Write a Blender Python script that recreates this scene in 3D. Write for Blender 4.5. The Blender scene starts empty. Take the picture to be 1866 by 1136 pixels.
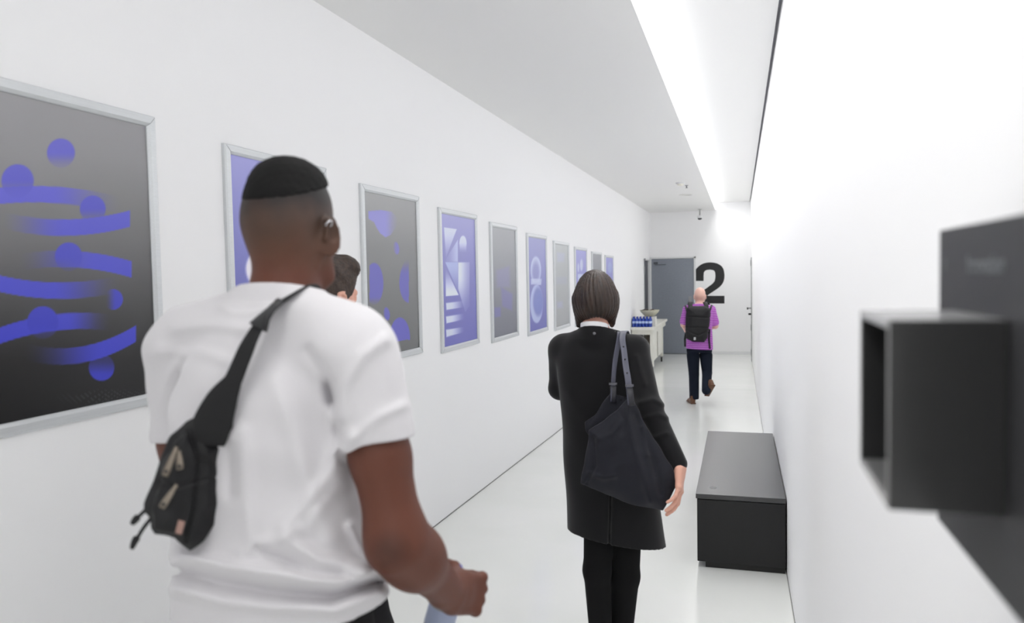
import bpy, bmesh, math, random
import numpy as np
import openvdb as vdb
from mathutils import Vector, Matrix
random.seed(7); rng = np.random.default_rng(7)
C = bpy.context.scene.collection
SC = bpy.context.scene
# ------------------------------------------------------------------ camera, world, exposure
F = 1393.07; CX, CY = 933.0, 568.0
YAW, PIT, ROL = 0.2899732, 0.04845121, -0.0194187
EYE = np.array([0.0, 0.0, 1.675])
_fw = np.array([-math.sin(YAW)*math.cos(PIT), math.cos(YAW)*math.cos(PIT), -math.sin(PIT)])
_r = np.array([math.cos(YAW), math.sin(YAW), 0.0]); _u = np.cross(_r, _fw)
CR = math.cos(ROL)*_r + math.sin(ROL)*_u
CU = -math.sin(ROL)*_r + math.cos(ROL)*_u
CF = _fw
cam = bpy.data.cameras.new('camera'); camo = bpy.data.objects.new('camera', cam); C.objects.link(camo)
M = Matrix(((CR[0], CU[0], -CF[0], EYE[0]), (CR[1], CU[1], -CF[1], EYE[1]), (CR[2], CU[2], -CF[2], EYE[2]), (0, 0, 0, 1)))
camo.matrix_world = M
cam.sensor_width = 36.0; cam.lens = F/1866*36.0; cam.clip_start = 0.02; cam.clip_end = 100
cam.dof.use_dof = True; cam.dof.focus_distance = 4.6; cam.dof.aperture_fstop = 3.0
SC.camera = camo
world = bpy.data.worlds.new('world'); SC.world = world; world.use_nodes = True
world.node_tree.nodes['Background'].inputs[0].default_value = (0.9, 0.95, 1, 1)
world.node_tree.nodes['Background'].inputs[1].default_value = 0.0
SC.view_settings.view_transform = 'Standard'; SC.view_settings.look = 'None'
SC.view_settings.gamma = 1.0; SC.view_settings.use_curve_mapping = False
SC.view_settings.exposure = 0.0
STRIP, LAMPW = 2.0, 8.8          # glow of the diffuser, watts of each lamp in the cove
SC.cycles.max_bounces = 14; SC.cycles.diffuse_bounces = 10; SC.cycles.glossy_bounces = 4
SC.cycles.use_denoising = True

# ------------------------------------------------------------------ place dimensions (metres)
XL, XR, XS = -2.12, 0.26, -0.547          # left wall, right wall, edge of the lowered ceiling
ZC, ZU = 3.121, 3.30                      # lowered and upper ceiling
YE, YB = 19.163, -5.0                     # far and near end walls
RAMP, YK, ZF = 0.0265, 13.6, -0.36        # floor slopes down gently, then runs level
def floor_z(y): return ZF if y > YK else -RAMP*y
def at(px, py, w):                        # a point of the place seen at (px, py), w metres ahead
    return EYE + CR*(px-CX)*w/F - CU*(py-CY)*w/F + CF*w
def proj(P):
    P = np.asarray(P) - EYE
    w = P@CF
    return CX + F*(P@CR)/w, CY - F*(P@CU)/w

# ------------------------------------------------------------------ materials
def lin(c):
    if isinstance(c, str): c = [int(c[i:i+2], 16)/255 for i in (0, 2, 4)]
    return tuple(x/12.92 if x <= .04045 else ((x+.055)/1.055)**2.4 for x in c)
MATS = {}
def mat(name, col, rough=.6, metal=0., spec=.5, bump=None, var=None, emit=None, coat=0., sheen=0., alpha=1, trans=0):
    if name in MATS: return MATS[name]
    m = bpy.data.materials.new(name); m.use_nodes = True; nt = m.node_tree; b = nt.nodes['Principled BSDF']
    L = (*lin(col), 1)
    b.inputs['Base Color'].default_value = L; b.inputs['Roughness'].default_value = rough
    b.inputs['Metallic'].default_value = metal; b.inputs['Specular IOR Level'].default_value = spec
    b.inputs['Coat Weight'].default_value = coat; b.inputs['Sheen Weight'].default_value = sheen
    b.inputs['Transmission Weight'].default_value = trans
    if emit: b.inputs['Emission Color'].default_value = L; b.inputs['Emission Strength'].default_value = emit
    tc = nt.nodes.new('ShaderNodeTexCoord')
    if var:      # (scale, second colour, stretch xyz)
        n = nt.nodes.new('ShaderNodeTexNoise'); n.inputs['Scale'].default_value = var[0]; n.inputs['Detail'].default_value = 4
        mp = nt.nodes.new('ShaderNodeMapping'); mp.inputs['Scale'].default_value = var[2] if len(var) > 2 else (1, 1, 1)
        nt.links.new(tc.outputs['Object'], mp.inputs[0]); nt.links.new(mp.outputs[0], n.inputs['Vector'])
        mx = nt.nodes.new('ShaderNodeMix'); mx.data_type = 'RGBA'
        rp = nt.nodes.new('ShaderNodeMapRange'); rp.inputs[1].default_value = .35; rp.inputs[2].default_value = .65
        nt.links.new(n.outputs[0], rp.inputs[0]); nt.links.new(rp.outputs[0], mx.inputs[0])
        mx.inputs[6].default_value = L; mx.inputs[7].default_value = (*lin(var[1]), 1)
        nt.links.new(mx.outputs[2], b.inputs['Base Color'])
    if bump:     # (scale, strength, distance, stretch)
        n = nt.nodes.new('ShaderNodeTexNoise'); n.inputs['Scale'].default_value = bump[0]; n.inputs['Detail'].default_value = 3
        mp = nt.nodes.new('ShaderNodeMapping'); mp.inputs['Scale'].default_value = bump[3] if len(bump) > 3 else (1, 1, 1)
        nt.links.new(tc.outputs['Object'], mp.inputs[0]); nt.links.new(mp.outputs[0], n.inputs['Vector'])
        bp = nt.nodes.new('ShaderNodeBump'); bp.inputs['Strength'].default_value = bump[1]; bp.inputs['Distance'].default_value = bump[2]
        nt.links.new(n.outputs[0], bp.inputs['Height']); nt.links.new(bp.outputs[0], b.inputs['Normal'])
    MATS[name] = m; return m
WALL = mat('white_paint', 'f3f3f4', .75, spec=.25, bump=(60, .05, .002))
CEIL = mat('ceiling_paint', 'e9e9e8', .85, spec=.2)
FLOOR = mat('floor_epoxy', 'e8e9e6', .16, spec=.5, var=(1.5, 'e4e6e2'), bump=(3, .03, .004))
GAP = mat('shadow_gap', '8a8a88', .8)
DARK = mat('slot_dark', '8a8a90', .7)
SILVER = mat('brushed_silver', 'd5d8da', .38, .35, var=(300, 'cfd2d4', (1, .02, 1)))
BLACKW = mat('black_laminate', '111112', .42, spec=.4, var=(250, '161617'), bump=(500, .15, .0005))
BLACKP = mat('black_powder_coat', '080809', .4, spec=.5, coat=.7, sheen=.35)
BLACKP.node_tree.nodes['Principled BSDF'].inputs['Coat Roughness'].default_value = .14
PANEL = mat('charcoal_panel', '2e2e30', .5, spec=.4, var=(500, '343436'))
DOORG = mat('grey_door_paint', '868b95', .5, spec=.4, var=(35, '8b919b'), bump=(200, .05, .001))
WHITEF = mat('white_door_frame', 'e2e3e4', .5)
STEEL = mat('steel', '9a9a9c', .3, .9)
BLACKV = mat('black_vinyl', '1b1b1d', .5)
WHITEW = mat('painted_white_wood', 'e4e3dc', .55, var=(8, 'dcdbd2'))
RUBBER = mat('black_rubber', '1c1c1c', .6)
SKIND = mat('dark_skin', '6b4030', .5, spec=.4, bump=(260, .08, .001))
SKINL = mat('fair_skin', 'd9a592', .5, spec=.35, bump=(200, .05, .001))
EYEW = mat('eye_white', 'e8e4e0', .2); IRIS = mat('iris', '2a1c14', .2)
TEE = mat('white_cotton', 'cfcdd0', .85, spec=.15, sheen=.2, bump=(700, .25, .0006))
JET = mat('black_hair', '131313', .8, spec=.2, bump=(700, .8, .002))
BROWNH = mat('brown_hair', '241a16', .42, spec=.5, var=(60, '3a2a22', (1, 1, .06)), bump=(160, .5, .003, (1, 1, .06)))
BROWNS = mat('dark_brown_short_hair', '2c211c', .6, var=(90, '43332a'), bump=(140, .9, .004))
COAT = mat('black_wool', '151517', .85, spec=.2, sheen=.15, bump=(500, .3, .0008))
NYLON = mat('black_nylon', '161618', .62, spec=.35, bump=(900, .3, .0005))
CANVAS = mat('charcoal_canvas', '1c1d25', .75, spec=.25, sheen=.1, bump=(650, .3, .0006))
STRAPL = mat('slate_leather', '4b4c5a', .5, spec=.4, bump=(300, .15, .0005))
TROUS = mat('black_trouser', '1b1b1d', .85, spec=.2, bump=(400, .2, .0006))
DENIM = mat('dark_denim', '161c28', .85, spec=.15)
BROWNL = mat('brown_leather', '5f3d27', .5)
SHIRTG = mat('grey_jersey', '55565a', .9)
PULL = mat('worn_brass_pull', '80766a', .45, .5)
COLLAR = mat('white_collar', 'f0f0f2', .8)

# ------------------------------------------------------------------ object helpers
def tag(o, label=None, cat=None, group=None, kind=None):
    if label: o['label'] = label
    if cat: o['category'] = cat
    if group: o['group'] = group
    if kind: o['kind'] = kind
    return o
def link(name, me, material, parent=None, smooth=False):
    if material is not None:
        for mm in (material if isinstance(material, (list, tuple)) else [material]): me.materials.append(mm)
    if smooth:
        me.polygons.foreach_set('use_smooth', [True]*len(me.polygons))
    o = bpy.data.objects.new(name, me); C.objects.link(o)
    if parent is not None:
        o.parent = parent
        o.matrix_parent_inverse = parent.matrix_world.inverted()
    return o
def from_bm(name, bm, material, parent=None, smooth=False):
    bmesh.ops.recalc_face_normals(bm, faces=bm.faces)
    me = bpy.data.meshes.new(name); bm.to_mesh(me); bm.free()
    return link(name, me, material, parent, smooth)
def empty(name, loc, label=None, cat=None, group=None):
    o = bpy.data.objects.new(name, None); o.location = loc; o.empty_display_size = .1; C.objects.link(o)
    o.matrix_world = Matrix.Translation(loc)
    return tag(o, label, cat, group)
def bx(bm, lo, hi, bev=0.0, seg=2):
    lo, hi = [min(a, b) for a, b in zip(lo, hi)], [max(a, b) for a, b in zip(lo, hi)]
    v = [bm.verts.new((x, y, z)) for x in (lo[0], hi[0]) for y in (lo[1], hi[1]) for z in (lo[2], hi[2])]
    fs = [bm.faces.new([v[i] for i in q]) for q in ((0, 1, 3, 2), (4, 6, 7, 5), (0, 4, 5, 1), (2, 3, 7, 6), (0, 2, 6, 4), (1, 5, 7, 3))]
    if bev > 0:
        es = list({e for f in fs for e in f.edges})
        bmesh.ops.recalc_face_normals(bm, faces=fs)
        bmesh.ops.bevel(bm, geom=es, offset=bev, segments=seg, profile=.5, affect='EDGES')
def box(name, lo, hi, material, parent=None, bev=0.0):
    bm = bmesh.new(); bx(bm, lo, hi, bev); return from_bm(name, bm, material, parent)
def lathe(bm, prof, n=24, c=(0, 0, 0), R=None, cap=True):
    rings = []
    for r, z in prof:
        ring = []
        for i in range(n):
            a = 2*math.pi*i/n; p = np.array([r*math.cos(a), r*math.sin(a), z])
            if R is not None: p = R@p
            ring.append(bm.verts.new(tuple(p+np.array(c))))
        rings.append(ring)
    for a, b in zip(rings, rings[1:]):
        for i in range(n): bm.faces.new((a[i], a[(i+1) % n], b[(i+1) % n], b[i]))
    if cap:
        bm.faces.new(rings[0][::-1]); bm.faces.new(rings[-1])
def tube(bm, pts, rad, n=10):
    pts = [np.array(p, float) for p in pts]; rad = rad if hasattr(rad, '__len__') else [rad]*len(pts)
    rings = []; up = np.array([0.3, 0.2, 1.0])
    for i, p in enumerate(pts):
        t = pts[min(i+1, len(pts)-1)]-pts[max(i-1, 0)]; t = t/np.linalg.norm(t)
        a = np.cross(t, up); a /= np.linalg.norm(a); b = np.cross(t, a);
        rings.append([bm.verts.new(tuple(p+rad[i]*(math.cos(2*math.pi*k/n)*a+math.sin(2*math.pi*k/n)*b))) for k in range(n)])
    for a, b in zip(rings, rings[1:]):
        for i in range(n): bm.faces.new((a[i], a[(i+1) % n], b[(i+1) % n], b[i]))
    bm.faces.new(rings[0][::-1]); bm.faces.new(rings[-1])
def smooth_pts(pts, n=6):
    P = [np.array(p, float) for p in pts]; out = []
    for i in range(len(P)-1):
        p0, p1, p2, p3 = P[max(i-1, 0)], P[i], P[i+1], P[min(i+2, len(P)-1)]
        for k in range(n):
            t = k/n
            out.append(.5*((2*p1)+(-p0+p2)*t+(2*p0-5*p1+4*p2-p3)*t*t+(-p0+3*p1-3*p2+p3)*t**3))
    out.append(P[-1]); return out
def ribbon(bm, pts, widths, thick, side):
    """flat strap through pts; side = width direction (vector or list)"""
    pts = [np.array(p, float) for p in pts]; n = len(pts)
    widths = widths if hasattr(widths, '__len__') else [widths]*n
    rings = []
    for i, p in enumerate(pts):
        t = pts[min(i+1, n-1)]-pts[max(i-1, 0)]; t /= np.linalg.norm(t)
        s = np.array(side[i] if isinstance(side, list) else side, float); s = s-t*(s@t); s /= np.linalg.norm(s)
        nn = np.cross(t, s); w = widths[i]/2; h = thick/2; e = min(h, w)*.9
        prof = [(-w, -h+e*.5), (-w+e, -h), (w-e, -h), (w, -h+e*.5), (w, h-e*.5), (w-e, h), (-w+e, h), (-w, h-e*.5)]
        rings.append([bm.verts.new(tuple(p+s*a+nn*b)) for a, b in prof])
    for a, b in zip(rings, rings[1:]):
        for i in range(8): bm.faces.new((a[i], a[(i+1) % 8], b[(i+1) % 8], b[i]))
    bm.faces.new(rings[0][::-1]); bm.faces.new(rings[-1])
def prism(bm, poly, o, u, v, n, depth):
    """polygon (a, b) pairs in the plane o + a u + b v, extruded by depth along n"""
    o, u, v, n = [np.array(q, float) for q in (o, u, v, n)]
    A = [bm.verts.new(tuple(o+u*a+v*b)) for a, b in poly]; B = [bm.verts.new(tuple(o+u*a+v*b+n*depth)) for a, b in poly]
    m = len(poly)
    for i in range(m): bm.faces.new((A[i], A[(i+1) % m], B[(i+1) % m], B[i]))
    from mathutils.geometry import tessellate_polygon
    for t in tessellate_polygon([[Vector((a, b, 0)) for a, b in poly]]):
        bm.faces.new([A[i] for i in t]); bm.faces.new([B[i] for i in t])

# ------------------------------------------------------------------ signed distance modelling for bodies and cloth
def rotz(a): c, s = math.cos(a), math.sin(a); return np.array([[c, -s, 0], [s, c, 0], [0, 0, 1.]])
def rotx(a): c, s = math.cos(a), math.sin(a); return np.array([[1, 0, 0], [0, c, -s], [0, s, c.real]])
def roty(a): c, s = math.cos(a), math.sin(a); return np.array([[c, 0, s], [0, 1, 0], [-s, 0, c]])
class Sdf:
    def __init__(s, lo, hi, h):
        s.lo = np.array(lo, float); s.h = h
        s.n = np.ceil((np.array(hi, float)-s.lo)/h).astype(int)+1
        s.d = np.full(tuple(s.n), 1.0, np.float32)
        s.ax = [(s.lo[i]+h*np.arange(s.n[i])).astype(np.float32) for i in range(3)]
    def blk(s, lo, hi, m):
        sl = []
        for i in range(3):
            a = int(max(0, math.floor((lo[i]-m-s.lo[i])/s.h))); b = int(min(s.n[i], math.ceil((hi[i]+m-s.lo[i])/s.h)+1))
            if b <= a: return None
            sl.append(slice(a, b))
        X = s.ax[0][sl[0]][:, None, None]; Y = s.ax[1][sl[1]][None, :, None]; Z = s.ax[2][sl[2]][None, None, :]
        return tuple(sl), X, Y, Z
    def op(s, pr, k=0.0, mode='add', off=0.0):
        fn, lo, hi = pr
        g = s.blk(lo, hi, max(k, 0)+4*s.h+abs(off))
        if g is None: return s
        sl, X, Y, Z = g
        v = (fn(X, Y, Z)-off).astype(np.float32); d = s.d[sl]
        if mode == 'add':
            if k > 0:
                hh = np.clip(.5+.5*(v-d)/k, 0, 1); s.d[sl] = v+(d-v)*hh-k*hh*(1-hh)
            else: s.d[sl] = np.minimum(d, v)
        else:
            if k > 0:
                hh = np.clip(.5-.5*(d+v)/k, 0, 1); s.d[sl] = d+(-v-d)*hh+k*hh*(1-hh)
            else: s.d[sl] = np.maximum(d, -v)
        return s
    def add(s, pr, k=0.0, off=0.0): return s.op(pr, k, 'add', off)
    def sub(s, pr, k=0.0, off=0.0): return s.op(pr, k, 'sub', off)
    def cut(s, p, n, lo=None, hi=None):
        """keep the side of plane through p against n, inside the box lo..hi"""
        g = s.blk(lo if lo is not None else s.lo, hi if hi is not None else s.lo+s.n*s.h, 0)
        if g is None: return s
        sl, X, Y, Z = g; n = np.array(n, float)/np.linalg.norm(n)
        s.d[sl] = np.maximum(s.d[sl], ((X-p[0])*n[0]+(Y-p[1])*n[1]+(Z-p[2])*n[2]).astype(np.float32)); return s
    def warp(s, fn, lo=None, hi=None):
        g = s.blk(lo if lo is not None else s.lo, hi if hi is not None else s.lo+s.n*s.h, 0)
        sl, X, Y, Z = g
        s.d[sl] = s.d[sl]+fn(X, Y, Z).astype(np.float32); return s
    def mesh(s, name):
        for ax in range(3):
            for e in (0, -1):
                idx = [slice(None)]*3; idx[ax] = e; s.d[tuple(idx)] = np.maximum(s.d[tuple(idx)], s.h)
        bg = 3*s.h; g = vdb.FloatGrid(bg); g.copyFromArray(np.clip(s.d, -bg, bg), tolerance=0)
        p, q = g.convertToQuads(0.0)
        p = p*s.h+s.lo; me = bpy.data.meshes.new(name)
        me.vertices.add(len(p)); me.vertices.foreach_set('co', p.astype(np.float32).ravel())
        me.loops.add(q.size); me.loops.foreach_set('vertex_index', q[:, ::-1].astype(np.int32).ravel())
        me.polygons.add(len(q)); me.polygons.foreach_set('loop_start', np.arange(0, q.size, 4, dtype=np.int32))
        me.polygons.foreach_set('loop_total', np.full(len(q), 4, np.int32))
        me.update(calc_edges=True); return me
def seg(a, b, ra, rb=None, flat=None):
    a = np.array(a, float); b = np.array(b, float); rb = ra if rb is None else rb
    ab = b-a; L2 = ab@ab+1e-12; R = max(ra, rb)*(1 if flat is None else max(1, flat[1]))
    def fn(X, Y, Z):
        x, y, z = X-a[0], Y-a[1], Z-a[2]
        t = np.clip((x*ab[0]+y*ab[1]+z*ab[2])/L2, 0, 1)
        x, y, z = x-t*ab[0], y-t*ab[1], z-t*ab[2]; q = x*x+y*y+z*z
        if flat is not None:
            n, sc = flat; n = np.array(n, float)/np.linalg.norm(n); c = x*n[0]+y*n[1]+z*n[2]
            q = q-c*c+(c/sc)**2
            return (np.sqrt(np.maximum(q, 0))-(ra+(rb-ra)*t))*min(1, sc)
        return np.sqrt(q)-(ra+(rb-ra)*t)
    return fn, np.minimum(a, b)-R, np.maximum(a, b)+R
def ell(c, r, R=None):
    c = np.array(c, float); r = np.array(r, float); R = np.eye(3) if R is None else R
    def fn(X, Y, Z):
        x, y, z = X-c[0], Y-c[1], Z-c[2]
        l = [(x*R[0, i]+y*R[1, i]+z*R[2, i]) for i in range(3)]
        k0 = np.sqrt(sum((l[i]/r[i])**2 for i in range(3))); k1 = np.sqrt(sum((l[i]/r[i]**2)**2 for i in range(3)))+1e-9
        return k0*(k0-1)/k1
    e = np.sqrt(((R*r)**2).sum(1)); return fn, c-e, c+e
def rbox(c, hf, rr=.005, R=None):
    c = np.array(c, float); hf = np.array(hf, float); R = np.eye(3) if R is None else R
    def fn(X, Y, Z):
        x, y, z = X-c[0], Y-c[1], Z-c[2]
        l = [np.abs(x*R[0, i]+y*R[1, i]+z*R[2, i])-hf[i]+rr for i in range(3)]
        return np.sqrt(sum(np.maximum(v, 0)**2 for v in l))+np.minimum(np.maximum(np.maximum(l[0], l[1]), l[2]), 0)-rr
    e = np.abs(R*hf).sum(1); return fn, c-e, c+e
def loft(o, yaw, rings, axis=None):
    """rings: (z, cx, cy, a, b[, power]) in a frame at o turned by yaw; z absolute"""
    R = rotz(yaw); rg = np.array([list(r)+[2.2]*(6-len(r)) for r in rings], float)
    zs = np.linspace(rg[0, 0], rg[-1, 0], 80)
    cols = []
    for j in range(1, 6):
        c = np.interp(zs, rg[:, 0], rg[:, j]); 
        for _ in range(3): c[1:-1] = (c[:-2]+2*c[1:-1]+c[2:])/4
        cols.append(c)
    def fn(X, Y, Z):
        x, y = X-o[0], Y-o[1]; lx, ly = x*R[0, 0]+y*R[1, 0], x*R[0, 1]+y*R[1, 1]
        cx, cy, a, b, n = [np.interp(Z, zs, c).astype(np.float32) for c in cols]
        q = (np.abs((lx-cx)/a)**n+np.abs((ly-cy)/b)**n)**(1/n)
        return np.maximum((q-1)*np.minimum(a, b), np.maximum(zs[0]-Z, Z-zs[-1]))
    m = (np.abs(rg[:, 1:3]).max(0).sum()+rg[:, 3:5].max())
    return fn, np.array([o[0]-m, o[1]-m, zs[0]]), np.array([o[0]+m, o[1]+m, zs[-1]])
def chain(S, pts, radii, k=.012, flat=None):
    for i in range(len(pts)-1): S.add(seg(pts[i], pts[i+1], radii[i], radii[i+1], flat), k if i else .0 if k is None else k)
    return S
def pillow(poly, o, u, v, n, T, edge=.05, off=0.0, base=.004):
    """cushion-like sheet over a polygon in plane (o,u,v), half thickness T away from its border"""
    P = np.array(poly, float); o, u, v, n = [np.array(q, float) for q in (o, u, v, n)]
    W = [o+u*a+v*b for a, b in poly]
    def fn(X, Y, Z):
        x, y, z = X-o[0], Y-o[1], Z-o[2]
        a = x*u[0]+y*u[1]+z*u[2]; b = x*v[0]+y*v[1]+z*v[2]; c = x*n[0]+y*n[1]+z*n[2]-off
        d = np.full(np.broadcast(a, b).shape, 1e9, np.float32); ins = np.zeros(d.shape, bool)
        for i in range(len(P)):
            p, q = P[i], P[(i+1) % len(P)]; e = q-p
            t = np.clip(((a-p[0])*e[0]+(b-p[1])*e[1])/(e@e), 0, 1)
            d = np.minimum(d, (a-p[0]-t*e[0])**2+(b-p[1]-t*e[1])**2)
            cr = ((p[1] <= b) != (q[1] <= b)) & (a < (b-p[1])*e[0]/(e[1] if abs(e[1]) > 1e-9 else 1e-9)+p[0]); ins ^= cr
        d = np.sqrt(d); sd = np.where(ins, -d, d)
        th = base+T*(1-np.exp(-np.maximum(-sd, 0)/edge))
        return np.maximum(sd, (np.abs(c)-th)*.8)
    W = np.array(W); m = T+base+abs(off)
    return fn, W.min(0)-m, W.max(0)+m
def frame(n_fwd, up=(0, 0, 1)):
    f = np.array(n_fwd, float); f /= np.linalg.norm(f); r = np.cross(f, up); r /= np.linalg.norm(r); return r, np.cross(r, f), f

def head(S, c, R, sc=1.0, k=.012, ears=True, jaw=1.0, es=1.0, flare=.45):
    """adds a head: c centre, R columns = right, forward, up"""
    def P(x, y, z): return c+R@(np.array([x, y, z])*sc)
    def E(x, y, z, a, b, d, kk=k, Q=None):
        S.add(ell(P(x, y, z), np.array([a, b, d])*sc, R if Q is None else R@Q), kk*sc)
    E(0, -.012, .035, .0755, .096, .090)
    E(0, -.050, .002, .060, .052, .056, .03)
    E(0, .030, -.032, .058*jaw, .060, .085, .03)
    E(0, .055, -.100, .032, .028, .024, .03)
    for s in (-1, 1):
        S.add(seg(P(s*.058, -.005, -.03), P(s*.042, .045, -.085), .016*sc, .016*sc), .03*sc)
        E(s*.040, .062, -.028, .020, .018, .016, .02)
        S.sub(ell(P(s*.031, .101, .000), np.array([.017, .014, .011])*sc, R), .012*sc)
    S.add(seg(P(-.036, .079, .020), P(.036, .079, .020), .011*sc), .014*sc)
    S.add(seg(P(0, .088, .006), P(0, .112, -.032), .007*sc, .010*sc), .010*sc)
    for s in (-1, 1): E(s*.011, .101, -.036, .008, .010, .007, .006)
    E(0, .091, -.062, .023, .010, .005, .005); E(0, .089, -.072, .020, .010, .006, .005)
    for s in (-1, 1):
        for zz, rr_ in ((.0075, .0042), (-.0080, .0034)):
            S.add(seg(P(s*.020, .0855, zz*.6), P(s*.031, .0875, zz), rr_*sc), .004*sc); S.add(seg(P(s*.031, .0875, zz), P(s*.043, .0800, zz*.5), rr_*sc), .004*sc)
    if ears:
        for s in (-1, 1):
            Q = rotz(-s*flare)@rotx(.12)
            E(s*(.080+(es-1)*.02), -.008, -.014, .0055, .019*es, .033*es, .006, Q)
            S.add(seg(P(s*.086, -.020, .012), P(s*.083, -.022, -.020), .005*sc), .004*sc)
            S.add(seg(P(s*.086, -.020, .012), P(s*.080, .004, .018), .005*sc), .004*sc)
            S.sub(ell(P(s*.090, -.006, -.008), np.array([.006, .010, .017])*sc, R@Q), .004*sc)
def eyes(parent, c, R, sc=1.0):
    for s in (-1, 1):
        p = c+R@(np.array([s*.031, .0735, 0])*sc); bm = bmesh.new()
        bmesh.ops.create_uvsphere(bm, u_segments=16, v_segments=12, radius=.0115*sc, matrix=Matrix.Translation(p))
        e = from_bm('eye', bm, EYEW, parent, True)
        bm = bmesh.new(); bmesh.ops.create_uvsphere(bm, u_segments=12, v_segments=8, radius=.0062*sc, matrix=Matrix.Translation(c+R@(np.array([s*.031, .0795, 0])*sc)))
        from_bm('iris', bm, IRIS, e, True)
def hand(S, w, d, n, s, sc=1.0, curl=(35, 40, 25), thumb=(.5, .35), spread=.0):
    """w wrist, d along the hand, n palm side, s thumb side"""
    d, n, s = [np.array(q, float)/np.linalg.norm(q) for q in (d, n, s)]
    R = np.stack([s, d, n], 1)
    S.add(rbox(w+d*.048*sc, np.array([.037, .045, .0125])*sc, .011*sc, R), .018*sc)
    S.add(seg(w-d*.02*sc, w+d*.03*sc, .024*sc, .027*sc, (n, .72)), .015*sc)
    S.add(ell(w+d*.035*sc+s*.022*sc+n*.010*sc, np.array([.017, .028, .014])*sc, R), .012*sc)
    base = [(.030, .088, .044, .026, .021, .0092), (.010, .093, .048, .030, .022, .0095), (-.010, .090, .045, .028, .021, .009), (-.029, .082, .036, .021, .018, .008)]
    for i, (o, b, l1, l2, l3, r) in enumerate(base):
        p = w+(d*b+s*o)*sc; a = 0; dr = d+s*spread*o*20; dr /= np.linalg.norm(dr)
        S.add(ell(p-n*.002, np.array([.011]*3)*sc), .006*sc)
        for L, cu, r0 in ((l1, curl[0], r), (l2, curl[1], r*.92), (l3, curl[2], r*.84)):
            a += math.radians(cu*(1+.06*i)); q = p+(dr*math.cos(a)+n*math.sin(a))*L*sc
            S.add(seg(p, q, r0*sc, r0*.93*sc), .003*sc); p = q
    p = w+(d*.022+s*.026+n*.006)*sc; t1 = s*thumb[0]+d*.75+n*thumb[1]; t1 /= np.linalg.norm(t1)
    q = p+t1*.040*sc; S.add(seg(p, q, .0125*sc, .0105*sc), .008*sc)
    t2 = s*thumb[0]*.3+d*.8+n*thumb[1]*1.6; t2 /= np.linalg.norm(t2)
    S.add(seg(q, q+t2*.028*sc, .0105*sc, .0085*sc), .004*sc); S.add(seg(q+t2*.028*sc, q+(t2+n*.3)*.045*sc, .0088*sc, .0075*sc), .004*sc)
def waves(amp, f, ph=0, ax=(1, 0, 0)):
    return lambda X, Y, Z: amp*np.sin(f*(ax[0]*X+ax[1]*Y+ax[2]*Z)+ph)
def ridge(S, line, width, amp, wmax=99, wmin=0, lo=None, hi=None):
    """raise (amp>0) a fold along a line drawn in the view, on the near side only"""
    line = [np.array(p, float) for p in line]
    def fn(X, Y, Z):
        x, y, z = X-EYE[0], Y-EYE[1], Z-EYE[2]
        w = x*CF[0]+y*CF[1]+z*CF[2]
        px = CX+F*(x*CR[0]+y*CR[1]+z*CR[2])/w; py = CY-F*(x*CU[0]+y*CU[1]+z*CU[2])/w
        d = np.full(px.shape, 1e9, np.float32)
        for a, b in zip(line, line[1:]):
            e = b-a; t = np.clip(((px-a[0])*e[0]+(py-a[1])*e[1])/(e@e), 0, 1)
            d = np.minimum(d, (px-a[0]-t*e[0])**2+(py-a[1]-t*e[1])**2)
        m = np.clip((wmax-w)/.03, 0, 1)
        return -amp*np.exp(-d/width**2)*m
    S.warp(fn, lo, hi); return S
#==== STRUCTURE ====
# ------------------------------------------------------------------ the corridor
def struct(name, bm, m, parent=None): 
    o = from_bm(name, bm, m, parent)
    if parent is None: o['kind'] = 'structure'
    return o
bm = bmesh.new(); ys = [YB, 0, YK-.5, YK, YK+.3, YE+.12]; T = .15
zf = [-RAMP*YB, 0, -RAMP*(YK-.5), ZF+.002, ZF, ZF]
top = [[bm.verts.new((x, y, z)) for x in (XL-.12, XR+.12)] for y, z in zip(ys, zf)]
bot = [[bm.verts.new((x, y, z-T)) for x in (XL-.12, XR+.12)] for y, z in zip(ys, zf)]
for i in range(len(ys)-1):
    bm.faces.new((top[i][0], top[i][1], top[i+1][1], top[i+1][0])); bm.faces.new((bot[i][0], bot[i+1][0], bot[i+1][1], bot[i][1]))
    for k in (0, 1): bm.faces.new((top[i][k], top[i+1][k], bot[i+1][k], bot[i][k]))
bm.faces.new((top[0][0], bot[0][0], bot[0][1], top[0][1])); bm.faces.new((top[-1][0], top[-1][1], bot[-1][1], bot[-1][0]))
struct('floor', bm, FLOOR)
# left wall with the opening of the second door
bm = bmesh.new(); D0, D1, DT = 17.72, 18.95, 1.975
bx(bm, (XL-.12, YB, -.5), (XL, D0, ZU+.2)); bx(bm, (XL-.12, D1, -.5), (XL, YE, ZU+.2)); bx(bm, (XL-.12, D0, DT), (XL, D1, ZU+.2))
struct('wall_left', bm, WALL)
bm = bmesh.new(); bx(bm, (XR, YB, -.5), (XR+.12, YE, ZU+.25)); struct('wall_right', bm, WALL)
bm = bmesh.new(); bx(bm, (XL-.12, YE, -.5), (XR+.12, YE+.12, ZU+.25)); struct('wall_back', bm, WALL)
bm = bmesh.new(); bx(bm, (XL-.12, YB-.12, -.5), (XR+.12, YB, ZU+.25)); struct('wall_front', bm, WALL)
bm = bmesh.new(); bx(bm, (XL-.12, YB, ZC), (XS, YE, ZC+.02)); bx(bm, (XL-.12, YB, ZC+.02), (XS-.03, YE, ZU+.25)); struct('ceiling', bm, CEIL)
bm = bmesh.new(); bx(bm, (XS-.03, YB, ZU), (XR-.024, YE, ZU+.12)); struct('ceiling', bm, CEIL)
bm = bmesh.new(); bx(bm, (XR-.024, YB, ZU+.05), (XR, YE, ZU+.12)); struct('trim_1', bm, DARK)
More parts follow.
